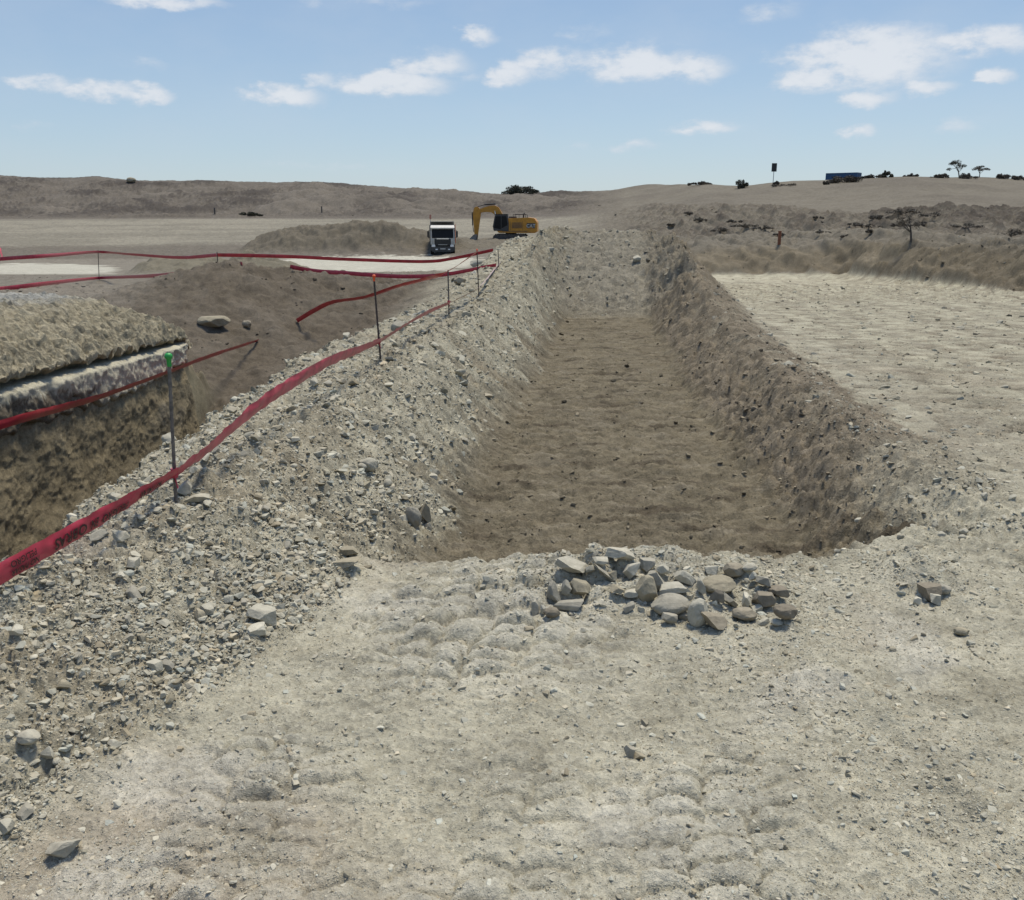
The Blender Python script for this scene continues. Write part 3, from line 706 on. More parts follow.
PILE = [
 (620, 556, 29, 13, 2, 'block', 'pale', 'pale squared block perched highest on the back of the stone heap'),
 (572, 571, 37, 11, -12, 'slab', 'pale', 'long pale slab tilting down to the right at the left end of the heap'),
 (580, 591, 21, 19, 0, 'block', 'tan', 'tan squarish block under the long tilted slab'),
 (552, 592, 12, 21, 8, 'wedge', 'grey', 'upright grey wedge left of the tan squarish block'),
 (567, 591, 12, 18, -10, 'wedge', 'grey', 'small leaning grey wedge touching the tan squarish block'),
 (569, 606, 29, 11, 3, 'slab', 'grey', 'flat grey slab lying at the front left foot of the heap'),
 (543, 609, 8, 10, 0, 'block', 'white', 'little whitish cube at the left foot of the heap'),
 (535, 606, 9, 15, 10, 'wedge', 'grey', 'narrow upright grey stone at the far left tip of the heap'),
 (552, 614, 16, 10, 0, 'round', 'dark', 'dark grey lump in front of the whitish cube'),
 (631, 571, 10, 22, -28, 'plate', 'pale', 'pale upright plate leaning right below the squared top block'),
 (603, 580, 22, 5, -42, 'slab', 'grey', 'thin grey sliver lying steeply right of the tilted slab'),
 (647, 568, 17, 14, -15, 'block', 'grey', 'grey block just right of the leaning pale plate'),
 (647, 591, 22, 28, 8, 'round', 'tan', 'big tan upright boulder near the middle of the heap'),
 (656, 583, 13, 20, 35, 'plate', 'grey', 'grey plate leaning against the tan upright boulder'),
 (672, 590, 35, 11, 1, 'slab', 'pale', 'long pale flat stone lying on the largest grey boulder'),
 (671, 606, 37, 19, 2, 'round', 'grey', 'largest grey rounded boulder at the front middle of the heap'),
 (698, 613, 20, 29, -8, 'round', 'pale', 'egg shaped pale boulder standing upright at the front'),
 (700, 588, 8, 17, 0, 'wedge', 'pale', 'small upright pale stone right of the long flat stone'),
 (719, 588, 33, 14, 4, 'round', 'tan', 'long tan stone on top between the egg boulder and the right end'),
 (734, 573, 20, 14, 0, 'round', 'brown', 'rounded brown stone at the top rear right of the heap'),
 (749, 571, 16, 9, 5, 'round', 'pale', 'pale rounded cobble right of the brown top stone'),
 (718, 599, 14, 13, 0, 'wedge', 'dark', 'dark wedge under the long tan stone'),
 (731, 603, 18, 9, -48, 'slab', 'grey', 'grey lens shaped stone tilted steeply down to the right'),
 (746, 601, 10, 16, -8, 'plate', 'white', 'bright upright stone left of the dark brown block'),
 (764, 600, 22, 20, 0, 'block', 'dark', 'large dark brown block at the right side of the heap'),
 (757, 609, 13, 9, 5, 'block', 'pale', 'pale brick shaped stone in front of the dark brown block'),
 (779, 595, 21, 13, -20, 'block', 'dark', 'dark slanting stone at the upper right end of the heap'),
 (786, 613, 24, 16, -10, 'round', 'dark', 'dark brown boulder at the far right foot of the heap'),
 (763, 622, 13, 8, 3, 'block', 'pale', 'pale small block lying in front at the right foot'),
 (777, 623, 13, 7, 0, 'round', 'pale', 'pale small cobble beside the dark brown boulder at the right foot'),
 (717, 622, 31, 14, -8, 'block', 'brown', 'broad brown stone right of the egg boulder at the foot'),
 (745, 615, 23, 14, 0, 'round', 'brown', 'brown rounded stone left of the pale brick shaped stone'),
 (629, 608, 14, 8, 25, 'slab', 'grey', 'grey lens shaped stone at the foot left of the tan upright boulder'),
 (632, 597, 14, 9, 20, 'block', 'pale', 'pale chip stone stacked left of the tan upright boulder'),
 (669, 620, 15, 11, -20, 'plate', 'grey', 'grey flake on the ground in front of the largest boulder'),
 (685, 617, 11, 7, 0, 'block', 'grey', 'little grey stone between the largest boulder and the egg boulder'),
 (753, 579, 10, 10, 30, 'plate', 'white', 'white flake leaning under the pale rounded cobble'),
 (763, 584, 16, 10, 0, 'block', 'grey', 'grey block behind the large dark brown block'),
 (686, 579, 20, 14, -30, 'block', 'pale', 'pale slanting block behind the small upright pale stone'),
 (612, 578, 14, 9, 15, 'block', 'tan', 'tan block below the squared top block'),
 (600, 564, 16, 10, -8, 'block', 'pale', 'pale block at the back left of the squared top block'),
 (590, 572, 11, 9, 20, 'wedge', 'pale', 'pale wedge just past the right end of the tilted slab'),
 (618, 594, 16, 8, -15, 'slab', 'tan', 'tan flat stone below the thin grey sliver'),
 (664, 573, 13, 9, -30, 'plate', 'pale', 'pale thin plate at the back of the long flat stone'),
 (712, 573, 15, 9, 5, 'block', 'pale', 'pale block at the back between long flat stone and brown top stone'),
]
for q in PILE: stone(*q, GP, lift=.012 if q[1] < 600 else 0)
GR = 'stones at the right corner of the trench'
for q in [(930, 592, 30, 18, 5, 'block', 'dark', 'large dark brown rock at the near right corner of the trench'),
          (936, 601, 12, 10, -30, 'plate', 'pale', 'pale flake leaning on the large dark brown corner rock'),
          (944, 590, 13, 10, 0, 'round', 'grey', 'grey cobble right of the large dark brown corner rock'),
          (962, 632, 15, 8, 0, 'round', 'tan', 'lone tan cobble on flat ground beyond the corner rock'),
          (917, 602, 9, 8, 0, 'block', 'white', 'white cube like stone left of the large dark brown corner rock')]: stone(*q, GR)
GB = 'stones standing out on the left rubble berm'
for q in [(262, 617, 30, 15, -12, 'block', 'pale', 'largest pale block on the left berm, at the foot of its slope'),
          (348, 553, 25, 11, 14, 'slab', 'tan', 'upper of two tan flat slabs stacked on the left berm'),
          (346, 565, 27, 8, 12, 'slab', 'tan', 'lower of two tan flat slabs stacked on the left berm'),
          (155, 666, 14, 17, 15, 'plate', 'pale', 'pale upright flake midway down the left berm'),
          (168, 665, 13, 12, 0, 'block', 'grey', 'grey block right of the pale upright flake'),
          (28, 740, 22, 13, 0, 'round', 'pale', 'rounded pale stone near the left edge of the picture'),
          (48, 757, 15, 13, 20, 'wedge', 'pale', 'pale wedge below the rounded pale stone near the left edge'),
          (61, 851, 37, 17, 8, 'slab', 'grey', 'large flat grey stone at the bottom left on the ground'),
          (5, 826, 18, 15, 0, 'block', 'pale', 'pale block cut by the left edge of the picture'),
          (368, 466, 18, 15, 0, 'round', 'pale', 'smooth rounded pale stone high on the berm face'),
          (206, 611, 16, 12, -20, 'block', 'pale', 'pale block up the slope from the largest pale block'),
          (256, 630, 18, 12, 0, 'block', 'white', 'whitish block directly below the largest pale block'),
          (414, 517, 14, 24, 20, 'round', 'grey', 'tall grey stone at the edge of the brown trench floor'),
          (425, 512, 11, 22, -10, 'wedge', 'tan', 'tan upright stone just right of the tall grey edge stone'),
          (198, 500, 24, 9, 5, 'slab', 'pale', 'flat pale stone beside the base of the green capped stake')]: stone(*q, GB)
for q in [(630, 752, 11, 11, -15, 'block', 'grey', 'grey stone standing alone in the middle of the foreground'),
          (640, 757, 14, 7, -15, 'slab', 'tan', 'flat tan stone touching the lone foreground stone'),
          (117, 804, 8, 8, 10, 'block', 'white', 'small white chip alone on the bare ground at lower left')]: stone(*q, 'stones lying on the bare foreground')
stone(213, 322, 30, 12, 0, 'round', 'tan', 'big tan boulder half buried in the brown soil slope', 'boulders on the soil slopes')
stone(247, 325, 9, 8, 0, 'round', 'brown', 'small brown boulder right of the big half buried one', 'boulders on the soil slopes')
stone(131, 180, 9, 5.5, 0, 'round', 'tan', 'lone boulder on the crest of the left ridge', 'boulders on the soil slopes', loc=None)
stone(460, 282, 12, 8, 0, 'round', 'brown', 'brown lump of soil near the far tape stakes', 'boulders on the soil slopes')
# further large stones of the rubble berm: by zone
X, Y, r = scatter(9000, 31, y0=1.7, y1=34); z, c, zo = terrain(X, Y)
cand = np.where((zo['rub'] > .6) | (zo['far_face'] > .6) | (zo['rubR'] > .7))[0]
cnt = 0; used = []
for i in cand:
    if cnt >= 215: break
    x, y = X[i], Y[i]; u = x / (y * .97 + .4) ; pxx = 512 + F * u
    if pxx < 4 or pxx > 1015: continue
    if r.uniform() > (1.0 if (zo['rub'][i] > .6 and y < 8) else .40): continue
    d = y * .968 + (EYE - z[i]) * SN
    if zo['rubR'][i] > .7 and zo['w'][i] > 0 and r.uniform() < .5: continue
    wp = float(np.clip(7.5 * (1 - r.uniform()) ** (-1 / 3.2), 7.5, 19)); hp = wp * r.uniform(.45, .85)
    if any((x - a) ** 2 + (y - b) ** 2 < ((s_ + wp * d / F) * .45) ** 2 for a, b, s_ in used): continue
    used.append((x, y, wp * d / F)); cnt += 1
    shp = ['block', 'slab', 'wedge', 'plate', 'round'][int(r.choice(5, p=[.4, .22, .15, .15, .08]))]
    if zo['w'][i] > 0 and zo['far_face'][i] < .6: wp = min(wp, 8.5); hp = min(hp, 6.0); shp = 'block' if shp == 'plate' else shp
    tone = ['pale', 'grey', 'white', 'tan'][int(r.choice(4, p=[.55, .22, .13, .10]))]
    if zo['far_face'][i] > .6: zn = 'on the slope closing the far end of the trench'
    elif zo['w'][i] > 0: zn = 'on the right berm between the trench and the pad'
    elif y < 2.7: zn = 'in the rubble at the left edge nearest the camera'
    elif y < 4.2: zn = 'in the rubble around the foot of the left berm'
    elif y < 7: zn = 'on the left berm beside the near end of the trench'
    elif y < 12: zn = 'on the left berm face below the orange capped stake'
    else: zn = 'on the far stretch of the left berm'
    adj = {'pale': 'pale', 'grey': 'grey', 'white': 'whitish', 'tan': 'tan'}[tone]; sh = {'block': 'blocky', 'slab': 'flat', 'wedge': 'wedge shaped', 'plate': 'thin upright', 'round': 'rounded'}[shp]
    sz = 'large' if wp > 12.5 else ('medium' if wp > 9 else 'small')
    lab = f'{sz} {adj} {sh} stone {zn}'
    stone(x * 1000, y * 1000, wp, hp, r.uniform(-25, 25), shp, tone, lab, lab, loc=Vector((x, y, z[i] - .12 * hp * d / F)), yaw=r.uniform(0, 6.28), sub=3)
print('berm stones', cnt)

# ------------------------------------------------------------------ stakes
def stake_at(p, topz, lean, label, mat, cap=None, r=.009, tie=None, cap_s=.66):
    root = empty('survey_stake', p); tag(root, label, 'stake', 'steel stakes carrying the barrier tape')
    h = topz - p.z; lx, ly = lean
    m = MB(); n = 14
    for i in range(n):
        a, b = i / n, (i + 1) / n
        m.cyl((lx * a, ly * a, -.12 + (h + .12) * a), (lx * b, ly * b, -.12 + (h + .12) * b), r, 10)
        m.cyl((lx * a, ly * a, -.12 + (h + .12) * a), (lx * a, ly * a, -.105 + (h + .12) * a), r * 1.18, 10)
    m.build('rod', mat, root)
    if cap:
        g = MB(); g.lathe([(.001, .070), (.016, .068), (.027, .058), (.031, .044), (.027, .030), (.018, .022), (.017, -.03), (.0165, -.034), (.001, -.034)], 20)
        o = g.build('cap', cap, root, True); o.location = (lx, ly, h); o.scale = (cap_s,) * 3
    if tie is not None:
        k = MB(); t = (tie - p.z + .12) / (h + .12)
        for j in range(4):
            zz = tie - p.z + (j - 1.5) * .012; k.cyl((lx * t, ly * t, zz - .006), (lx * t, ly * t, zz + .006), r * (1.9 + .3 * (j % 2)), 10)
        k.cyl((lx * t + .004, ly * t - .01, tie - p.z - .02), (lx * t + .02, ly * t - .025, tie - p.z - .075), .004, 6)
        k.build('tape_knot', M_TAPE, root)
    return root
def stake_px(pxb, pyb, pxt, pyt, label, mat, cap=None, r=.009, tiepy=None, Y=None):
    p = ground_at(pxb, pyb) if Y is None else at(pxb, pyb, Y)
    if Y is not None: p.z = gz(p.x, p.y)
    top = at(pxt, pyt, p.y)
    tie = at(pxb, tiepy, p.y).z if tiepy else None
    stake_at(p, top.z, (top.x - p.x, 0), label, mat, cap, r, tie); return p
G = Vector
s1 = stake_px(175, 502, 169, 362, 'near rusty grey steel stake with a bright green cap', M_STEEL2, M_GREEN, .0085, 473)
s2 = stake_px(381, 360, 374, 279, 'dark steel stake with a small orange cap on the left berm', M_STEEL, M_ORANGE, .010, 341)
s3 = stake_px(449, 315, 448, 270, 'thin bare stake left of the far stake with the red top', M_STEEL2, None, .012, 302)
s4 = stake_px(479, 296, 477, 251, 'far stake with a red knotted top where tapes meet', M_STEEL, M_ORANGE, .012)
s5 = stake_px(499, 268, 498, 249, 'small stake on the berm crest nearest to the digger', M_STEEL2, None, .012, Y=27)
s6 = stake_px(99, 280, 98, 250, 'stake standing behind the pale crusted bank on the left', M_STEEL, None, .014)
s7 = stake_px(218, 268, 217, 252, 'stake behind the brown soil mound', M_STEEL, None, .014, Y=31)
print('stakes', s1, s2, s3, s4, s5, s6, s7)

# ------------------------------------------------------------------ tapes
def on_line(px, py, A, B):
    x, y, z = ray(px, py); q = x / y; dx, dy = B.x - A.x, B.y - A.y
    t = (q * A.y - A.x) / (dx - q * dy); Y = A.y + t * dy
    return Vector((A.x + t * dx, Y, EYE + z / y * Y))
def catmull(P, n):
    P = [np.array(p) for p in P]; P = [2 * P[0] - P[1]] + P + [2 * P[-1] - P[-2]]; out = []
    for i in range(1, len(P) - 2):
        for k in range(n):
            t = k / n; a, b, c, d = P[i - 1:i + 3]
            out.append(.5 * ((2 * b) + (-a + c) * t + (2 * a - 5 * b + 4 * c - d) * t * t + (-a + 3 * b - 3 * c + d) * t ** 3))
    out.append(P[-2]); return np.array(out)
def ribbon(name, pts, width, mat, label, twist=(0,), fold=(0,), n=24, group='red barrier tapes strung between the stakes', seed=1, wid=None, parent=None):
    C = catmull(pts, n); m = len(C); u = np.linspace(0, 1, m)
    tw = np.radians(ip(u, np.linspace(0, 1, len(twist)), twist)) + .12 * perlin(u * 40, u * 0 + seed, seed)
    wd = ip(u, np.linspace(0, 1, len(wid)), wid) if wid else np.ones(m)
    T = np.gradient(C, axis=0); T /= np.linalg.norm(T, axis=1)[:, None]
    up = np.array([0, 0, 1.0]); Sd = np.cross(T, up); Sd /= np.linalg.norm(Sd, axis=1)[:, None]; U = np.cross(Sd, T)
    Wv = U * np.cos(tw)[:, None] + Sd * np.sin(tw)[:, None]; Nn = np.cross(T, Wv)
    k = np.linspace(-.5, .5, 7); V = []
    for a in k:
        cr = .05 * width * np.sin(a * 9 + 3 * u) * perlin(u * 25 + a * 2, u * 0 + 2, seed + 3)[...]*2 + width * .10 * np.cos(a * math.pi)
        V.append(C + Wv * (a * width * wd)[:, None] + Nn * cr[:, None])
    V = np.stack(V, 1); ii = np.arange(m * 7).reshape(m, 7)
    q = np.stack([ii[:-1, :-1], ii[:-1, 1:], ii[1:, 1:], ii[1:, :-1]], -1).reshape(-1, 4)
    o = mesh_np(name, V.reshape(-1, 3), [q], mat, None, True, parent)
    if label: tag(o, label, 'barrier tape', group)
    return o, (C, Wv, Nn, T, u)
def z_of(p, dz): return Vector((p.x, p.y, p.z + dz))
t1 = at(175, 473, s1.y - .012); tL = at(0, 574, 3.1); tLL = at(-330, 765, 1.8)
mid = on_line(90, 523, tL, t1)
tp1, fr = ribbon('barrier_tape', [tLL, at(-150, 660, 2.35), tL, mid, t1], .088, M_TAPE, 'wide dark red printed tape from the left edge to the green capped stake', twist=(10, 8, 4, 10, 40), seed=3, n=40)
t2 = at(380, 341, s2.y - .012)
tpA, _ = ribbon('barrier_tape', [t1] + [on_line(a, b, t1, t2) for a, b in ((210, 447), (255, 408), (290, 384), (330, 361), (358, 350))] + [t2], .105, M_TAPE_SUNLIT, 'sunlit pinkish red tape curving from the green capped stake to the orange capped one', twist=(40, 30, 15, 10, 20, 30, 40), seed=5)
t3 = at(449, 303, s3.y - .012); t4 = at(479, 287, s4.y)
ribbon('barrier_tape', [t2, on_line(405, 325, t2, t3), on_line(428, 312, t2, t3), t3], .10, M_TAPE2, 'pink tape running from the orange capped stake to the thin bare stake', twist=(40, 45, 35, 45), seed=6)
t5 = at(497, 266, s5.y)
ribbon('barrier_tape', [t3, t4, t5, at(512, 249, 32)], .085, M_TAPE4, 'bleached pale tape trailing along the far berm crest', twist=(60, 55, 60, 50), seed=7)
# tape hanging along the deep cut
c0 = at(0, 425, 7.5); c1 = ground_at(258, 342)
c1.z += .02
ribbon('barrier_tape', [at(-160, 478, 6.6), c0, on_line(60, 408, c0, c1), on_line(105, 395, c0, c1), on_line(168, 372, c0, c1), on_line(210, 356, c0, c1), c1], .085, M_TAPE3, 'bright red tape hanging along the wall of the deep cut under the white slab', twist=(5, 8, 20, 35, 40, 30, 45), seed=8)
d0 = ground_at(297, 322); d0.z += .02; d1 = at(448, 271, s3.y)
ribbon('barrier_tape', [d0] + [on_line(a, b, d0, d1) for a, b in ((315, 310), (333, 302), (365, 297), (398, 286), (425, 279))] + [d1, at(477, 252, s4.y)], .092, M_TAPE3, 'red tape rising from the brown soil slope to the red topped far stake', twist=(20, 25, 45, 60, 62, 60, 60, 40), seed=9)
e6 = at(98.4, 252, s6.y); e7 = at(217, 255, s7.y)
eR = at(493, 250, 36)
ribbon('barrier_tape', [at(-40, 263, 27), at(0, 259, 28), at(50, 255.5, 29), e6, on_line(133, 254.5, e6, e7), on_line(180, 257.5, e6, e7), e7], .115, M_TAPE, 'upper red tape left of the brown mound', twist=(5, 10, 5, 40, 20, 10), seed=10)
ribbon('barrier_tape', [e7] + [on_line(a, b, e7, eR) for a, b in ((250, 255.5), (300, 257), (340, 259), (423, 261.5), (455, 258))] + [eR], .12, M_TAPE3, 'long upper red tape sagging in front of the white lorry', twist=(10, 5, 12, 5, 8), seed=11)
f7 = ground_at(243, 266); f7.z += .03
f6 = at(98.6, 278, s6.y - .03)
ribbon('barrier_tape', [at(-60, 294, 22), at(0, 289, 24), at(50, 283, 27), f6, on_line(150, 276, f6, f7), on_line(190, 272, f6, f7), f7], .12, M_TAPE, 'lower red tape crossing to the brown mound crest', twist=(5, 10, 5, 12, 8), seed=12)
g0 = ground_at(290, 269); g0.z += .03; g1 = at(496, 265, 27)
ribbon('barrier_tape', [g0] + [on_line(a, b, g0, g1) for a, b in ((315, 271), (345, 273), (380, 275.5), (410, 276.5), (445, 274.5))] + [g1], .11, M_TAPE, 'dark red tape behind the orange capped stake', twist=(20, 5, 8, 5, 20), seed=13)
ribbon('barrier_tape', [at(-30, 240, 30), at(-4, 244, 29.5), at(0, 250, 29), at(2, 257, 28.6)], .15, M_TAPE3, 'short bit of red tape at the left picture edge', twist=(10, 30, 20), seed=14)
# lettering on the printed tape (reads upside down from here)
def lettering(txt, u0, u1, hfrac, off=0.0):
    cu = bpy.data.curves.new('lettering', 'FONT'); cu.body = txt; cu.size = 1; cu.resolution_u = 3; cu.offset = .022
    to = bpy.data.objects.new('lettering', cu); COL.objects.link(to)
    dg = bpy.context.evaluated_depsgraph_get(); me = bpy.data.meshes.new_from_object(to.evaluated_get(dg)); bpy.data.objects.remove(to)
    C, Wv, Nn, T, u = fr; V = np.array([v.co[:] for v in me.vertices]); mn, mx = V.min(0), V.max(0)
    q = (V[:, 0] - mn[0]) / (mx[0] - mn[0]); hq = (V[:, 1] - mn[1]) / (mx[1] - mn[1]) - .5
    uu = u1 + (u0 - u1) * q     # upside down: runs from right to left
    cc = np.stack([ip(uu, u, C[:, i]) for i in range(3)], 1); ww = np.stack([ip(uu, u, Wv[:, i]) for i in range(3)], 1); nn = np.stack([ip(uu, u, Nn[:, i]) for i in range(3)], 1)
    a = (-hq * hfrac + off); out = cc + ww * (a * .088)[:, None]
    bulge = .088 * .10 * np.cos(a * math.pi)
    to_cam = np.array([0, 0, EYE]) - cc; sgn = np.sign((to_cam * nn).sum(1))
    out = out + nn * (bulge + sgn * .0062)[:, None]
    for v, co in zip(me.vertices, out): v.co = co
    me.materials.clear(); me.materials.append(M_INK); me.update()
    o = bpy.data.objects.new('lettering', me); COL.objects.link(o); o.parent = tp1; return o
C0, W0, N0, T0, U0 = fr
def u_at(px):
    # parameter where the tape passes this picture column
    d = C0[:, 1] * CS + (EYE - C0[:, 2]) * SN
    return float(ip(px, 512 + F * C0[:, 0] / d, U0))
lettering('OBRAS', u_at(52), u_at(84), .56, -.02)
lettering('EN', u_at(89), u_at(96), .5, -.05)
lettering('PELIGRO', u_at(100), u_at(126), .46, -.1)
lettering('NO PASAR', u_at(138), u_at(160), .5, 0)
lettering('PELIGRO', u_at(8), u_at(34), .30, .2)
lettering('NO PASAR', u_at(8), u_at(36), .30, -.2)

# ------------------------------------------------------------------ excavator
def excavator():
    D = 113.0
    p = at(511, 240, D); p.z = p.z - .15
    root = empty('excavator', p, math.pi + math.radians(-6)); tag(root, 'yellow tracked excavator digging with its arm reaching left', 'excavator')
    def part(mb, name, mat, par=root): return mb.build(name, mat, par)
    # tracks: local x forward, y left, z up ; gauge 2.4
    for sy in (1, -1):
        y0, y1 = sy * 1.25 - .3, sy * 1.25 + .3
        prof = [(-1.75, .08), (-1.5, 0), (1.5, 0), (1.75, .08), (2.05, .42), (2.0, .66), (1.75, .86), (-1.75, .86), (-2.0, .66), (-2.05, .42)]
        o = part(MB().prism(prof, y0, y1, .03), 'track', M_TRACK)
        m = MB()
        for k in range(16):
            m.box((-1.7 + k * .227, sy * 1.25, .885), (.10, .62, .05))
        part(m, 'track_shoe', M_BLACK, o)
        for x in (-1.55, -.9, -.3, .3, .9, 1.55): part(MB().cyl((x, sy * 1.56, .40), (x, sy * 1.60, .40), .24 if abs(x) > 1.5 else .15, 14), 'roller', M_DARK, o)
    part(MB().box((0, 0, .55), (2.2, 1.9, .5), bevel=.05).cyl((0, 0, .8), (0, 0, 1.08), .65, 20), 'undercarriage', M_BLACK)
    # house
    prof = [(-3.05, 1.0), (1.35, 1.0), (1.55, 1.2), (1.55, 1.45), (.75, 2.0), (.35, 2.72), (-2.2, 2.82), (-2.95, 2.72), (-3.22, 2.3), (-3.22, 1.4)]
    body = part(MB().prism(prof, -1.35, 1.30, .05), 'body', M_YELLOW)
    part(MB().prism([(-3.26, 1.12), (-2.05, .98), (-2.05, 2.78), (-2.9, 2.70), (-3.26, 2.3)], -1.42, 1.345, .07), 'counterweight', M_YELLOW)
    v = MB()
    for k in range(5): v.box((-.85, 1.315, 1.62 + k * .14), (1.2, .03, .07))
    part(v, 'vent', M_DARK)
    part(MB().box((-.75, 1.31, 1.22), (3.3, .03, .06)).box((-.05, 1.31, 1.85), (.03, .03, 1.1)).box((-1.55, 1.31, 1.85), (.03, .03, 1.1)), 'panel_seam', M_DARK)
    # cab at front left
    cprof = [(.12, 1.25), (1.98, 1.25), (2.06, 1.75), (1.80, 3.12), (.30, 3.15), (.12, 2.2)]
    cab = part(MB().prism(cprof, .42, 1.36, .05), 'cab', M_DARK)
    part(MB().prism([(.28, 1.95), (1.0, 1.55), (1.0, 2.98), (.42, 2.98)], 1.365, 1.38).prism([(1.08, 1.45), (1.94, 1.6), (1.70, 2.96), (1.08, 2.98)], 1.365, 1.38).prism([(1.99, 1.5), (2.085, 1.76), (1.86, 2.9), (1.84, 2.88)], .50, 1.28), 'window', M_GLASS, cab)
    part(MB().prism([(.2, 3.14), (1.86, 3.11), (1.82, 3.20), (.26, 3.23)], .40, 1.38), 'roof', M_BLACK, cab)
    # handrail, exhaust, air cleaner on the deck
    r = MB()
    r.tube([(-.4, 1.2, 2.7), (-.4, 1.2, 3.2), (-1.9, 1.2, 3.2), (-1.9, 1.2, 2.75)], .03).tube([(-1.1, 1.2, 2.7), (-1.1, 1.2, 3.2)], .025)
    part(r, 'handrail', M_BLACK); r = MB()
    r.tube([(-.4, -1.1, 2.7), (-.4, -1.1, 3.15), (-1.9, -1.1, 3.15), (-1.9, -1.1, 2.75)], .03)
    part(r, 'handrail', M_BLACK)
    part(MB().cyl((-1.5, -.3, 2.6), (-1.5, -.3, 3.2), .09).cyl((-1.5, -.3, 3.18), (-1.64, -.3, 3.32), .08), 'exhaust_pipe', M_BLACK)
    part(MB().box((-.2, -.35, 2.84), (.9, 1.0, .18), bevel=.03), 'engine_cover', M_DARK)
    # boom
    by = (-.28, .12)
    bprof = [(.9, 1.45), (1.4, 1.5), (1.62, 2.5), (1.9, 3.15), (2.4, 3.48), (3.2, 3.50), (4.0, 3.30), (4.2, 3.66), (3.4, 3.96), (2.6, 4.2), (2.0, 4.24), (1.5, 4.02), (1.12, 3.4), (.75, 1.8)]
    part(MB().prism(bprof, *by, .04), 'boom', M_YELLOW)
    part(MB().tube([(1.6, -.5, 1.5), (1.8, -.5, 2.7)], .10, 12).tube([(1.6, .32, 1.5), (1.8, .32, 2.7)], .10, 12), 'boom_cylinder', M_DARK)
    part(MB().tube([(1.8, -.5, 2.7), (1.95, -.5, 3.6)], .05, 10).tube([(1.8, .32, 2.7), (1.95, .32, 3.6)], .05, 10), 'cylinder_rod', M_CHROME)
    part(MB().tube([(1.9, -.08, 4.42), (3.2, -.08, 4.34)], .10, 12).tube([(3.2, -.08, 4.34), (4.15, -.08, 4.06)], .05, 10), 'stick_cylinder', M_BLACK)
    # stick
    sprof = [(3.68, 3.40), (3.88, 3.95), (4.2, 4.12), (4.5, 3.98), (4.68, 3.3), (4.50, .75), (4.08, .72), (3.8, 2.6)]
    part(MB().prism(sprof, -.25, .09, .03), 'stick', M_YELLOW)
    part(MB().tube([(4.75, -.08, 3.4), (4.72, -.08, 1.9)], .08, 10).tube([(4.72, -.08, 1.9), (4.6, -.08, 1.05)], .04, 8), 'bucket_cylinder', M_DARK)
    bk = [(4.55, .85), (5.0, .78), (5.45, .35), (5.62, -.15), (5.45, -.55), (5.0, -.62), (4.7, -.40), (5.15, -.35), (5.28, -.1), (5.1, .25)]
    bk = [(x - .45, z) for x, z in bk]
    b = part(MB().prism(bk, -.72, .56, .02).prism([(4.15, .8), (4.6, .72), (5.05, .3), (5.15, -.1), (4.95, -.5), (4.3, -.45)], -.74, -.70).prism([(4.15, .8), (4.6, .72), (5.05, .3), (5.15, -.1), (4.95, -.5), (4.3, -.45)], .54, .58), 'bucket', M_GREYB)
    t = MB()
    for k in range(5): t.box((4.17, -.62 + k * .27, -.45), (.25, .09, .07), (0, .3, 0))
    part(t, 'tooth', M_BLACK, b)
    # mark on the counterweight
    def mark(txt, x, z, hgt, mat, name):
        cu = bpy.data.curves.new(name, 'FONT'); cu.body = txt; cu.size = hgt; cu.align_x = 'CENTER'; cu.extrude = .004; cu.offset = .012
        to = bpy.data.objects.new(name, cu); COL.objects.link(to); dg = bpy.context.evaluated_depsgraph_get()
        me = bpy.data.meshes.new_from_object(to.evaluated_get(dg)); bpy.data.objects.remove(to)
        me.materials.clear(); me.materials.append(mat); o = bpy.data.objects.new(name, me); COL.objects.link(o); o.parent = root
        o.rotation_euler = (math.pi / 2, 0, math.pi); o.location = (x, 1.375, z); return o
    part(MB().box((-2.55, 1.352, 1.86), (.98, .02, .60)), 'emblem_panel', M_DARK)
    mark('CAT', -2.55, 1.66, .55, M_WHITE, 'lettering')
    part(MB().prism([(-2.74, 1.60), (-2.36, 1.60), (-2.55, 1.80)], 1.376, 1.385), 'emblem', M_YELLOW)
    return root
excavator()

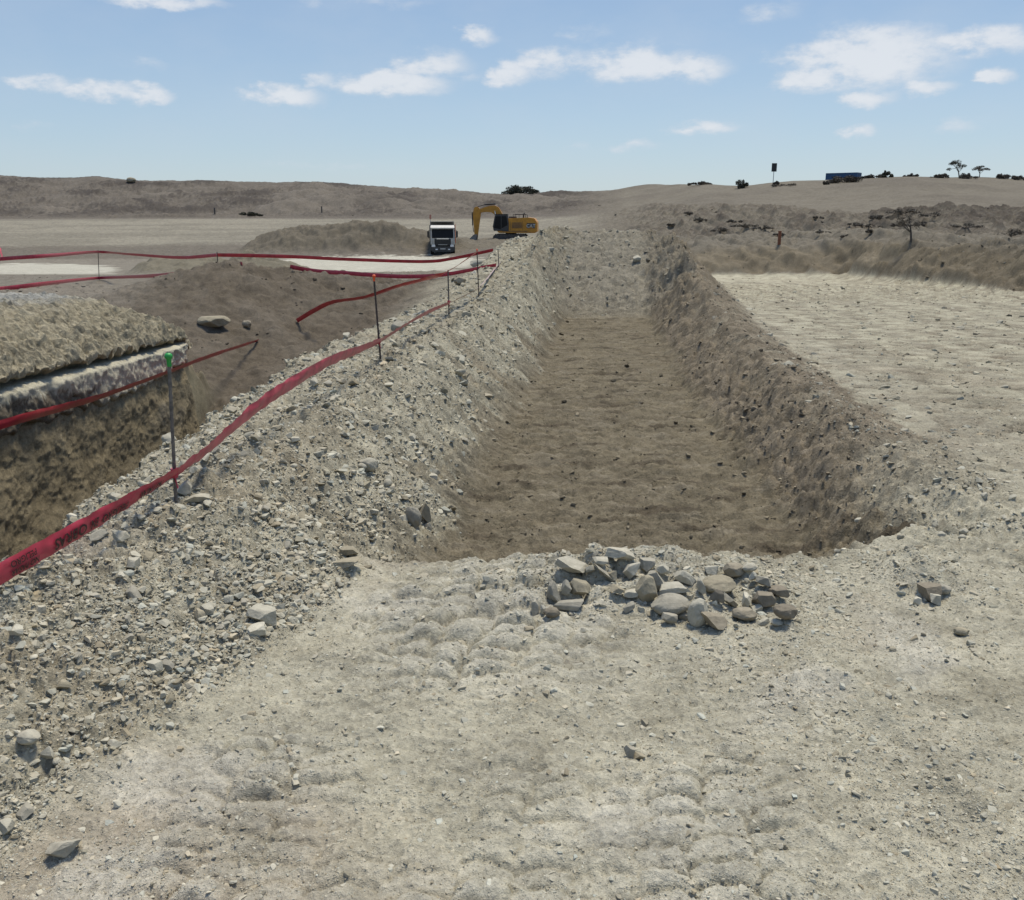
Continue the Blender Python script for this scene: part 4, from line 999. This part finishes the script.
# ------------------------------------------------------------------ tipper lorry
def truck():
    D = 92.0
    p = at(443, 257.5, D); p.z = gz(p.x, p.y)
    root = empty('tipper_truck', p, -math.pi / 2 + math.radians(5)); tag(root, 'white tipper lorry with dark windscreen facing the camera beside the spoil heap', 'lorry')
    def part(mb, name, mat, par=root): return mb.build(name, mat, par)
    # local x forward; front face at x=0
    cab = part(MB().prism([(-2.0, .95), (-.02, .95), (.0, 1.5), (-.14, 2.62), (-.35, 2.82), (-2.0, 2.86)], -1.2, 1.2, .05), 'cab', M_WHITE)
    part(MB().prism([(.015, 1.62), (.025, 1.62), (-.105, 2.52), (-.115, 2.52)], -1.06, 1.06), 'windscreen', M_GLASS, cab)
    for sy in (1, -1):
        part(MB().prism([(-1.15, 1.62), (-.22, 1.62), (-.30, 2.45), (-1.15, 2.5)], sy * 1.205 - .01, sy * 1.205 + .01), 'side_window', M_GLASS, cab)
        mir = part(MB().box((.02, sy * 1.42, 2.0), (.14, .20, .62), bevel=.03), 'mirror', M_BLACK)
        part(MB().tube([(-.1, sy * 1.2, 2.4), (.02, sy * 1.42, 2.35)], .025).tube([(-.1, sy * 1.2, 1.7), (.02, sy * 1.42, 1.66)], .025), 'mirror_arm', M_BLACK, mir)
        part(MB().box((.06, sy * .93, .86), (.10, .36, .26), bevel=.04), 'headlight', M_LAMP)
        part(MB().box((.06, sy * 1.12, 1.25), (.10, .14, .5), bevel=.03), 'corner_panel', M_WHITE)
        part(MB().box((.11, sy * .62, .52), (.03, .22, .12), bevel=.01), 'fog_lamp', M_LAMP)
    g = MB()
    for k in range(5): g.box((.03, 0, 1.02 + k * .11), (.06, 1.56, .05))
    part(g, 'grille', M_DARK); part(MB().box((.0, 0, 1.22), (.04, 1.62, .66)), 'grille_panel', M_BLACK)
    part(MB().box((.02, 0, 1.56), (.05, 1.2, .10)), 'front_trim', M_CHROME)
    part(MB().box((.02, 0, .60), (.16, 2.42, .44), bevel=.05).box((.04, 0, .36), (.10, 2.1, .14)), 'bumper', M_DARK)
    part(MB().box((.075, 0, .98), (.05, .9, .05)).box((.108, 0, .58), (.012, .52, .12)), 'number_plate', M_WHITE)
    part(MB().prism([(.02, 2.58), (.16, 2.50), (.18, 2.62), (-.3, 2.86)], -1.15, 1.15), 'sun_visor', M_WHITE, cab)
    part(MB().box((-4.0, 0, .85), (7.4, .9, .3)), 'chassis', M_BLACK)
    bed = part(MB().box((-5.1, 0, 1.35), (5.6, 2.4, .14)).box((-5.1, 1.2, 2.1), (5.6, .08, 1.6)).box((-5.1, -1.2, 2.1), (5.6, .08, 1.6)).box((-2.32, 0, 2.28), (.08, 2.4, 1.84)).box((-7.9, 0, 2.0), (.08, 2.4, 1.4)), 'dump_bed', M_GREYB)
    rb = MB()
    for k in range(7):
        for sy in (1, -1): rb.box((-2.6 - k * .82, sy * 1.27, 2.05), (.10, .08, 1.5))
    for k in range(5): rb.box((-2.26, -1.0 + k * .5, 2.75), (.06, .08, .8))
    part(rb, 'rib', M_GREYB, bed)
    part(MB().prism([(-2.30, 3.16), (-2.30, 3.22), (-.9, 3.22), (-.9, 3.16)], -1.15, 1.15), 'cab_guard', M_GREYB, bed)
    part(MB().box((-2.34, 1.33, 2.0), (.05, .05, 1.9)), 'marker_pole', M_ORANGE, bed)
    for x in (-1.05, -2.75, -5.4, -6.8):
        for sy in (1, -1):
            w = part(MB().cyl((x, sy * .88, .5), (x, sy * 1.22, .5), .5, 24), 'wheel', M_TYRE)
            part(MB().cyl((x, sy * 1.2, .5), (x, sy * 1.235, .5), .27, 16), 'rim', M_GREYB, w)
    part(MB().prism([(-1.75, .95), (-1.65, 1.15), (-.45, 1.15), (-.3, .9)], -1.24, 1.24), 'mudguard', M_DARK)
    return root
truck()

# ------------------------------------------------------------------ ridge furniture
def container():
    D = 182.0; p = at(843, 181.5, D); p.z = at(843, 172.8, D).z - 2.66
    root = empty('shipping_container', p, math.radians(-38)); tag(root, 'dark blue shipping container half hidden behind the dune crest', 'container')
    m = MB(); m.box((0, 0, 1.3), (5.9, 2.3, 2.5))
    for k in range(24):
        m.box((-2.8 + k * .243, -1.165, 1.3), (.12, .05, 2.3)); m.box((-2.8 + k * .243, 1.165, 1.3), (.12, .05, 2.3))
    for k in range(9):
        m.box((2.965, -1.0 + k * .25, 1.3), (.05, .12, 2.3))
    m.build('wall', M_BLUE, root)
    f = MB()
    for x in (-2.96, 2.96):
        for y in (-1.16, 1.16): f.box((x, y, 1.3), (.16, .16, 2.62))
    for z in (.06, 2.55):
        for y in (-1.17, 1.17): f.box((0, y, z), (6.0, .13, .14))
        for x in (-2.97, 2.97): f.box((x, 0, z), (.13, 2.3, .14))
    f.build('frame', M_BLUE, root)
    MB().box((0, 0, 2.58), (5.9, 2.3, .05)).build('roof', M_BLUE, root)
container()
def sign():
    D = 168.0; p = at(773, 183.5, D); p.z = gz(p.x, p.y) - .1
    root = empty('sign_post', p); tag(root, 'black rectangular sign on a thin pole on the dune crest', 'sign')
    top = at(773, 163.2, D).z - p.z
    MB().cyl((0, 0, 0), (0, 0, top - .2), .06, 10).build('pole', M_POLE, root)
    MB().box((0, -.09, top - .72), (.92, .06, 1.44), bevel=.02).build('panel', M_SIGNB, root)
    MB().box((0, -.03, top - .4), (.8, .05, .06)).box((0, -.03, top - 1.0), (.8, .05, .06)).build('bracket', M_POLE, root)
sign()
def post(px, py, h, Y, label, mat, wdt=.12, cat='post', name='marker_post'):
    p = at(px, py, Y); p.z = gz(p.x, p.y)
    r = empty(name, p); tag(r, label, cat, 'small marker posts far off')
    MB().box((0, 0, h / 2 - .1), (wdt, wdt, h + .2), bevel=.01).build('shaft', mat, r)
    MB().box((0, 0, h + .04), (wdt * 1.12, wdt * 1.12, .1), bevel=.02).build('top', mat, r)
post(779, 245, .55, ground_at(779, 244.5, 40).y, 'short rusty brown post on the cut bank right of the trench', simple('rust_brown', (.20, .07, .03), .7), .14)
post(215, 215, 1.1, ground_at(215, 214, 100).y, 'dark post left of the other one before the left ridge', M_DARK, .22)
post(322, 215, 1.2, ground_at(322, 213, 100).y, 'dark post right of the other one before the left ridge', M_DARK, .22)
def flag():
    Y = 104.0; p = at(430.5, 232, Y); p.z = gz(p.x, p.y) - .1
    top = at(430.5, 214.5, Y).z - p.z
    r = empty('marker_pole', p); tag(r, 'thin pole with an orange top rising behind the lorry', 'pole')
    MB().cyl((0, 0, 0), (0, 0, top), .03, 8).build('pole', M_POLE, r)
    MB().box((.02, 0, top - .25), (.20, .05, .5), bevel=.015).build('marker', simple('faded_orange', (.55, .20, .11), .6), r)
flag()

# ------------------------------------------------------------------ shrubs and trees
def leaf_cloud(clumps, per, size, seed, droop=.0):
    """small leaf faces spread through clumps: (x,y,z,rx,ry,rz)"""
    r = np.random.default_rng(seed); V = []; k = 0
    for (x, y, z, rx, ry, rz) in clumps:
        n = int(per); d = r.normal(size=(n, 3)); d /= np.linalg.norm(d, axis=1)[:, None]; rad = r.uniform(.15, 1, n) ** .5
        c = np.array([x, y, z]) + d * rad[:, None] * np.array([rx, ry, rz])
        c[:, 2] = np.maximum(c[:, 2], .02)
        a = r.normal(size=(n, 3)); a /= np.linalg.norm(a, axis=1)[:, None]; b = np.cross(a, r.normal(size=(n, 3))); b /= np.linalg.norm(b, axis=1)[:, None]
        s = size * r.uniform(.5, 1.3, n)[:, None]
        V.append(np.stack([c - a * s, c + b * s * .45, c + a * s, c - b * s * .45], 1))
    V = np.concatenate(V); q = np.arange(len(V) * 4).reshape(-1, 4)
    return V.reshape(-1, 3), q
def twigs(mb, base, tips, r0):
    for t in tips:
        m = (Vector(base) * .45 + Vector(t) * .55) + Vector((random.uniform(-.1, .1), random.uniform(-.1, .1), random.uniform(-.02, .12))) * (Vector(t) - Vector(base)).length
        mb.cyl(base, m, r0, 6, r0 * .6); mb.cyl(m, t, r0 * .6, 5, r0 * .2)
def shrub(px, py, wpx, hpx, Y, label, group, mat=None, seed=1, dens=1.0, name='shrub', sink=.1, cat='shrub'):
    p = at(px, py, Y); gzv = gz(p.x, p.y); p.z = gzv - sink
    sc = Y / F; w = wpx * sc; h = hpx * sc + sink
    r = random.Random(seed); root = empty(name, p); tag(root, label, cat, group)
    cl = []; nC = max(5, int(9 * dens))
    for i in range(nC):
        x = r.uniform(-.42, .42) * w; hh = h * (1 - (2 * abs(x) / w) ** 2 * .7) * r.uniform(.55, 1)
        cl.append((x, r.uniform(-.3, .3) * w, hh * r.uniform(.3, .66), w * r.uniform(.08, .2), w * r.uniform(.08, .2), hh * r.uniform(.25, .42)))
    V, q = leaf_cloud(cl, 110 * dens, max(.9 * sc, .05) * 1.0, seed)
    mesh_np('foliage', V, [q], mat or M_LEAF, None, False, root)
    b = MB(); twigs(b, (0, 0, 0), [(c[0], c[1], c[2] + c[5] * .6) for c in cl], max(.02, .25 * sc)); b.build('branches', M_BARK, root)
    return root
SH = 'dark shrubs on the dune and ridges'
shrub(521, 193.5, 33, 12, 247, 'broad dark dome shaped bush on the skyline behind the digger', SH, seed=2, dens=2.4, sink=.3)
shrub(699, 184, 24, 4.5, 186, 'low flat dark scrub mat left of the spiky shrub on the crest', SH, M_DRY, seed=3, dens=1.2)
shrub(742, 187, 15, 10, 172, 'spiky green shrub on the crest left of the sign', SH, seed=4, dens=1.0)
shrub(777, 184, 9, 4, 167, 'little dark tuft at the foot of the sign', SH, M_DRY, seed=5, dens=.7)
shrub(845, 191, 31, 9, 160, 'wide dark scrub patch in front of the blue container', SH, M_DRY, seed=6, dens=1.6)
shrub(825, 191, 10, 5, 158, 'small scrub tuft left of the wide patch before the container', SH, M_DRY, seed=16, dens=.7)
shrub(872, 182, 18, 5, 165, 'low dark scrub right of the blue container', SH, M_DRY, seed=7, dens=1.1)
shrub(886, 181.5, 13, 8, 165, 'taller dark scrub clump right of the blue container', SH, seed=8, dens=1.3)
shrub(910, 180, 14, 4.5, 166, 'small dark scrub mat between container and crest trees', SH, M_DRY, seed=9, dens=1.0)
shrub(940, 184.5, 17, 7, 160, 'loose brownish scrub below the crest left of the crest trees', SH, M_DRY, seed=10, dens=.9)
shrub(968, 185, 18, 7, 160, 'dark scrub spreading under the two crest trees', SH, M_DRY, seed=11, dens=1.1)
shrub(1002, 182.5, 20, 7, 163, 'dark scrub right of the crest trees', SH, M_DRY, seed=12, dens=1.0)
shrub(1018, 186, 12, 6, 160, 'reddish scrub near the right picture edge on the dune', SH, M_DRY, seed=13, dens=.8)
shrub(250, 216, 20, 6, 182, 'flat dark bush on the light ground before the left ridge', SH, seed=14, dens=1.3)
shrub(784, 185, 30, 3, 162, 'thin scrub strip right of the sign', SH, M_DRY, seed=17, dens=.6)
SM = 'low scrub mats on the terrace right of the trench'
mats_all = [(690, 214, 14, 4), (702, 222, 18, 5), (720, 231, 22, 6), (742, 214, 16, 4), (745, 227, 26, 6), (762, 229, 20, 6), (778, 236, 14, 4), (735, 222, 16, 4), (763, 216, 9, 3), (672, 226, 12, 4), (684, 231, 18, 5), (818, 219, 14, 4), (850, 217, 16, 3), (800, 232, 14, 4), (820, 233, 18, 4), (655, 222, 10, 4), (705, 209, 12, 3), (845, 237, 10, 4), (668, 216, 10, 3), (872, 232, 12, 4)]
where = ['highest near the dune foot', 'left of the widest mat', 'above the cut bank', 'upper one in the middle', 'widest and darkest', 'right of the widest mat', 'beside the rusty post', 'between two darker mats', 'tiny and round', 'at the left end', 'low on the slope behind the berm', 'right of the middle under the sand', 'under the wide scrub patch', 'at the lip of the ridge', 'along the ridge lip further right', 'leftmost behind the berm crest', 'thin and pale below the dune', 'small on the ridge lip', 'small behind the berm', 'left of the dark hump']
for i, ((a, b, w_, h_), wh) in enumerate(zip(mats_all, where)):
    if i in (3, 8, 10, 12, 13, 15, 16, 18): continue
    h_ = h_ * .75
    Y = ground_at(a, b, 45).y
    if Y > 220 or Y < 45: Y = 95
    shrub(a, b, w_, h_, Y, f'low dark scrub mat on the terrace, {wh}', SM, M_MAT, seed=40 + i, dens=.7, name='scrub_mat', sink=.05, cat='scrub')
SD = 'twiggy scrub on the dark hump'
wh2 = ['on its rounded top', 'left of its top', 'right of its top', 'on its lower left side', 'in the middle of its face', 'low on its right', 'near the right picture edge', 'on its far left tail', 'behind the bare tree']
for i, (a, b, w_, h_) in enumerate([(905, 214, 30, 5), (880, 219, 24, 5), (935, 216, 26, 5), (872, 228, 22, 5), (925, 226, 24, 5), (965, 228, 34, 6), (1010, 236, 24, 10), (855, 226, 20, 4), (900, 228, 20, 6)]):
    Y = ground_at(a, b, 40).y
    if Y > 110 or Y < 40: Y = 78
    shrub(a, b, w_, h_, Y, f'dry twiggy scrub on the dark hump, {wh2[i]}', SD, M_MAT, seed=70 + i, dens=.7, name='scrub_mat', sink=.05, cat='scrub')
def tree(px, py, hpx, wpx, Y, label, lean=0., seed=1, gap=.5, flat=.5, mat=None):
    p = at(px, py, Y); p.z = gz(p.x, p.y) - .1; sc = Y / F; h = hpx * sc + .1; w = wpx * sc
    r = random.Random(seed); root = empty('tree', p); tag(root, label, 'tree', 'small desert trees')
    b = MB(); top = (lean * h, 0, h * .5); tr = h * .028
    b.cyl((0, 0, 0), (lean * h * .4, .02, h * .28), tr * 1.3, 8, tr); b.cyl((lean * h * .4, .02, h * .28), top, tr, 8, tr * .7)
    cl = []
    for i in range(9):
        x = r.uniform(-.5, .5) * w + lean * h; y = r.uniform(-.4, .4) * w; z = h * r.uniform(.55, .93) - abs(x - lean * h) / w * h * .25
        cl.append((x, y, z, w * r.uniform(.14, .26), w * r.uniform(.14, .26), h * r.uniform(.07, .15)))
        src = (lean * h * .4, .02, h * .28) if i % 2 else top
        mid = (x * .6 + src[0] * .4, y * .6, z * .6 + src[2] * .4)
        b.cyl(src, mid, tr * .5, 6, tr * .35); b.cyl(mid, (x, y, z), tr * .35, 6, tr * .12)
        for k in range(4):
            b.cyl((x, y, z) if k % 2 else mid, (x + r.uniform(-.14, .14) * w, y + r.uniform(-.14, .14) * w, z + r.uniform(-.02, .10) * h), tr * .16, 4, tr * .06)
    b.build('trunk', M_TWIG, root)
    V, q = leaf_cloud(cl, 190 * gap, .42 * sc + .01, seed); mesh_np('crown', V, [q], mat or M_LEAF, None, False, root)
tree(959, 180.5, 17, 13, 165, 'wind bent little tree with open crown on the dune crest', lean=-.18, seed=5, gap=.9)
tree(979, 180.5, 12, 13, 165, 'rounder grey little tree right of the wind bent one', lean=.0, seed=9, gap=.7, mat=M_DRY)
Yt = ground_at(911, 243.5, 35).y
tree(911, 243, 29, 22, Yt, 'bare dark tree standing before the scrubby hump', lean=-.08, seed=12, gap=.55, mat=M_DRY)

# ------------------------------------------------------------------ sky, sun
SUN_EL, SUN_AZ = math.radians(70), math.radians(28)     # azimuth clockwise from the view direction (+Y)
wd = bpy.data.worlds.new("World"); scene.world = wd; wd.use_nodes = True
nt = wd.node_tree; L = nt.links.new; bg = nt.nodes['Background']
sky = N(nt, 'ShaderNodeTexSky', sky_type='NISHITA'); sky.sun_disc = False; sky.sun_elevation = SUN_EL; sky.sun_rotation = SUN_AZ
sky.altitude = 100; sky.air_density = 1.0; sky.dust_density = .5; sky.ozone_density = 2.0
tc = N(nt, 'ShaderNodeTexCoord'); sp = N(nt, 'ShaderNodeSeparateXYZ'); nv = N(nt, 'ShaderNodeVectorMath', operation='NORMALIZE')
L(tc.outputs['Generated'], nv.inputs[0]); L(nv.outputs[0], sp.inputs[0])
def mth(op, a, b=None, clamp=False):
    q = N(nt, 'ShaderNodeMath', operation=op); q.use_clamp = clamp
    for i, x in enumerate((a, b)):
        if x is None: continue
        if isinstance(x, (int, float)): q.inputs[i].default_value = x
        else: L(x, q.inputs[i])
    return q.outputs[0]
az = mth('ARCTAN2', sp.outputs['X'], sp.outputs['Y']); el = mth('ARCSINE', sp.outputs['Z'])
cb = N(nt, 'ShaderNodeCombineXYZ'); L(az, cb.inputs[0]); L(el, cb.inputs[1])
def skynoise(scale, detail, rough=.55):
    mp = N(nt, 'ShaderNodeVectorMath', operation='MULTIPLY'); mp.inputs[1].default_value = (1, 2.0, 1); L(cb.outputs[0], mp.inputs[0])
    no = N(nt, 'ShaderNodeTexNoise'); no.inputs['Scale'].default_value = scale; no.inputs['Detail'].default_value = detail; no.inputs['Roughness'].default_value = rough
    L(mp.outputs[0], no.inputs['Vector']); return no
n1 = skynoise(26, 7, .6); n2 = skynoise(9, 4)
# warp the directions a little so the edges wander
wsub = N(nt, 'ShaderNodeVectorMath', operation='SUBTRACT'); wsub.inputs[1].default_value = (.5, .5, .5); L(n1.outputs['Color'], wsub.inputs[0])
wsc = N(nt, 'ShaderNodeVectorMath', operation='MULTIPLY'); wsc.inputs[1].default_value = (.05, .024, 0); L(wsub.outputs[0], wsc.inputs[0])
wad = N(nt, 'ShaderNodeVectorMath', operation='ADD'); L(cb.outputs[0], wad.inputs[0]); L(wsc.outputs[0], wad.inputs[1])
def dirang(px, py):
    x, y, z = ray(px, py); l = math.sqrt(x * x + y * y + z * z); return math.atan2(x, y), math.asin(z / l)
CL = [(45, 84, 48, 11, .8), (100, 90, 60, 12, .95), (150, 94, 30, 12, 1), (282, 97, 50, 14, 1), (320, 80, 24, 12, .7), (390, 84, 72, 16, 1.05), (430, 66, 52, 18, .85), (478, 36, 24, 12, .9), (510, 73, 32, 17, .95),
      (560, 62, 66, 18, .8), (610, 72, 40, 14, .7), (540, 74, 36, 10, .6), (455, 76, 40, 12, .6), (585, 32, 45, 14, .45), (640, 62, 70, 24, .95), (690, 70, 52, 18, .95), (870, 57, 110, 40, 1.1), (825, 76, 60, 22, 1), (985, 40, 80, 20, .95), (930, 88, 40, 12, .75), (867, 97, 42, 13, .8), (1001, 74, 22, 11, .85),
      (702, 128, 48, 9, .8), (857, 132, 24, 11, .9), (620, 146, 60, 8, .6), (955, 126, 44, 9, .45), (160, 2, 80, 9, .85), (375, 2, 110, 11, .4), (770, 10, 50, 17, .5), (320, 165, 110, 8, .38), (150, 65, 32, 10, .4), (50, 128, 44, 8, .3), (400, 30, 120, 14, .2), (700, 30, 140, 20, .2),
      (-160, 60, 90, 20, .9), (-250, 110, 80, 14, .8), (1180, 70, 90, 22, .9), (1120, 120, 50, 10, .6), (300, -90, 120, 30, .8), (760, -120, 160, 40, .9)]
acc = None
for (px, py, a, b, s) in CL:
    az0, el0 = dirang(px, py); az1, _ = dirang(px + a, py); _, el1 = dirang(px, py - b); sx = 1 / (az1 - az0); sy = 1 / (el1 - el0)
    ma = N(nt, 'ShaderNodeVectorMath', operation='MULTIPLY_ADD'); ma.inputs[1].default_value = (sx, sy, 0); ma.inputs[2].default_value = (-az0 * sx, -el0 * sy, 0); L(wad.outputs[0], ma.inputs[0])
    ln = N(nt, 'ShaderNodeVectorMath', operation='LENGTH'); L(ma.outputs[0], ln.inputs[0])
    mr = N(nt, 'ShaderNodeMapRange', interpolation_type='SMOOTHSTEP'); mr.inputs['From Min'].default_value = 1.45; mr.inputs['From Max'].default_value = .05; mr.inputs['To Min'].default_value = 0; mr.inputs['To Max'].default_value = s
    L(ln.outputs['Value'], mr.inputs['Value'])
    acc = mr.outputs['Result'] if acc is None else mth('MAXIMUM', acc, mr.outputs['Result'])
nz = mth('MULTIPLY', mth('SUBTRACT', n1.outputs['Fac'], .5), 2.9)
nz2 = mth('MULTIPLY', mth('SUBTRACT', n2.outputs['Fac'], .45), .6)
dn = mth('MULTIPLY', acc, mth('ADD', 1.0, mth('ADD', nz, nz2)))
cm = N(nt, 'ShaderNodeMapRange', interpolation_type='SMOOTHSTEP'); cm.inputs['From Min'].default_value = .14; cm.inputs['From Max'].default_value = .92; cm.inputs['To Max'].default_value = .82; L(dn, cm.inputs['Value'])
# thin veil everywhere
veil = mth('MULTIPLY', mth('SUBTRACT', n2.outputs['Fac'], .42, True), .5)
cov = mth('MAXIMUM', cm.outputs['Result'], veil)
mxs = N(nt, 'ShaderNodeMix', data_type='RGBA'); L(cov, mxs.inputs['Factor']); 
clc = N(nt, 'ShaderNodeMix', data_type='RGBA'); clc.inputs['A'].default_value = (2.55, 2.85, 3.25, 1); clc.inputs['B'].default_value = (3.55, 3.65, 3.8, 1)
L(mth('MULTIPLY', dn, .95, True), clc.inputs['Factor']); L(clc.outputs['Result'], mxs.inputs['B'])
rp = N(nt, 'ShaderNodeValToRGB'); cr_ = rp.color_ramp; L(mth('DIVIDE', el, .45), rp.inputs['Fac'])
cr_.elements[0].position = 0; cr_.elements[0].color = (.335, .43, .515, 1); cr_.elements[1].position = 1; cr_.elements[1].color = (.165, .25, .40, 1)
e_ = cr_.elements.new(.22); e_.color = (.295, .395, .51, 1); e_ = cr_.elements.new(.45); e_.color = (.235, .335, .475, 1)
sk10 = N(nt, 'ShaderNodeVectorMath', operation='SCALE'); sk10.inputs['Scale'].default_value = 4.75; L(rp.outputs['Color'], sk10.inputs[0])
mf = N(nt, 'ShaderNodeMapRange'); mf.inputs['From Min'].default_value = .35; mf.inputs['From Max'].default_value = .8; mf.inputs['To Min'].default_value = .8; mf.inputs['To Max'].default_value = 0; L(el, mf.inputs['Value'])
msk = N(nt, 'ShaderNodeMix', data_type='RGBA'); L(mf.outputs['Result'], msk.inputs['Factor']); L(sky.outputs['Color'], msk.inputs['A']); L(sk10.outputs[0], msk.inputs['B'])
L(msk.outputs['Result'], mxs.inputs['A'])
L(mxs.outputs['Result'], bg.inputs['Color']); bg.inputs['Strength'].default_value = .14
sd = bpy.data.lights.new('sun', 'SUN'); so = bpy.data.objects.new('sun', sd); COL.objects.link(so)
sd.energy = 2.6; sd.angle = math.radians(14); sd.color = (1, .915, .75)
dv = Vector((math.sin(SUN_AZ) * math.cos(SUN_EL), math.cos(SUN_AZ) * math.cos(SUN_EL), math.sin(SUN_EL)))
so.rotation_euler = dv.to_track_quat('Z', 'Y').to_euler()

scene.view_settings.view_transform = 'Standard'; scene.view_settings.look = 'None'; scene.view_settings.exposure = .68; scene.view_settings.gamma = 1
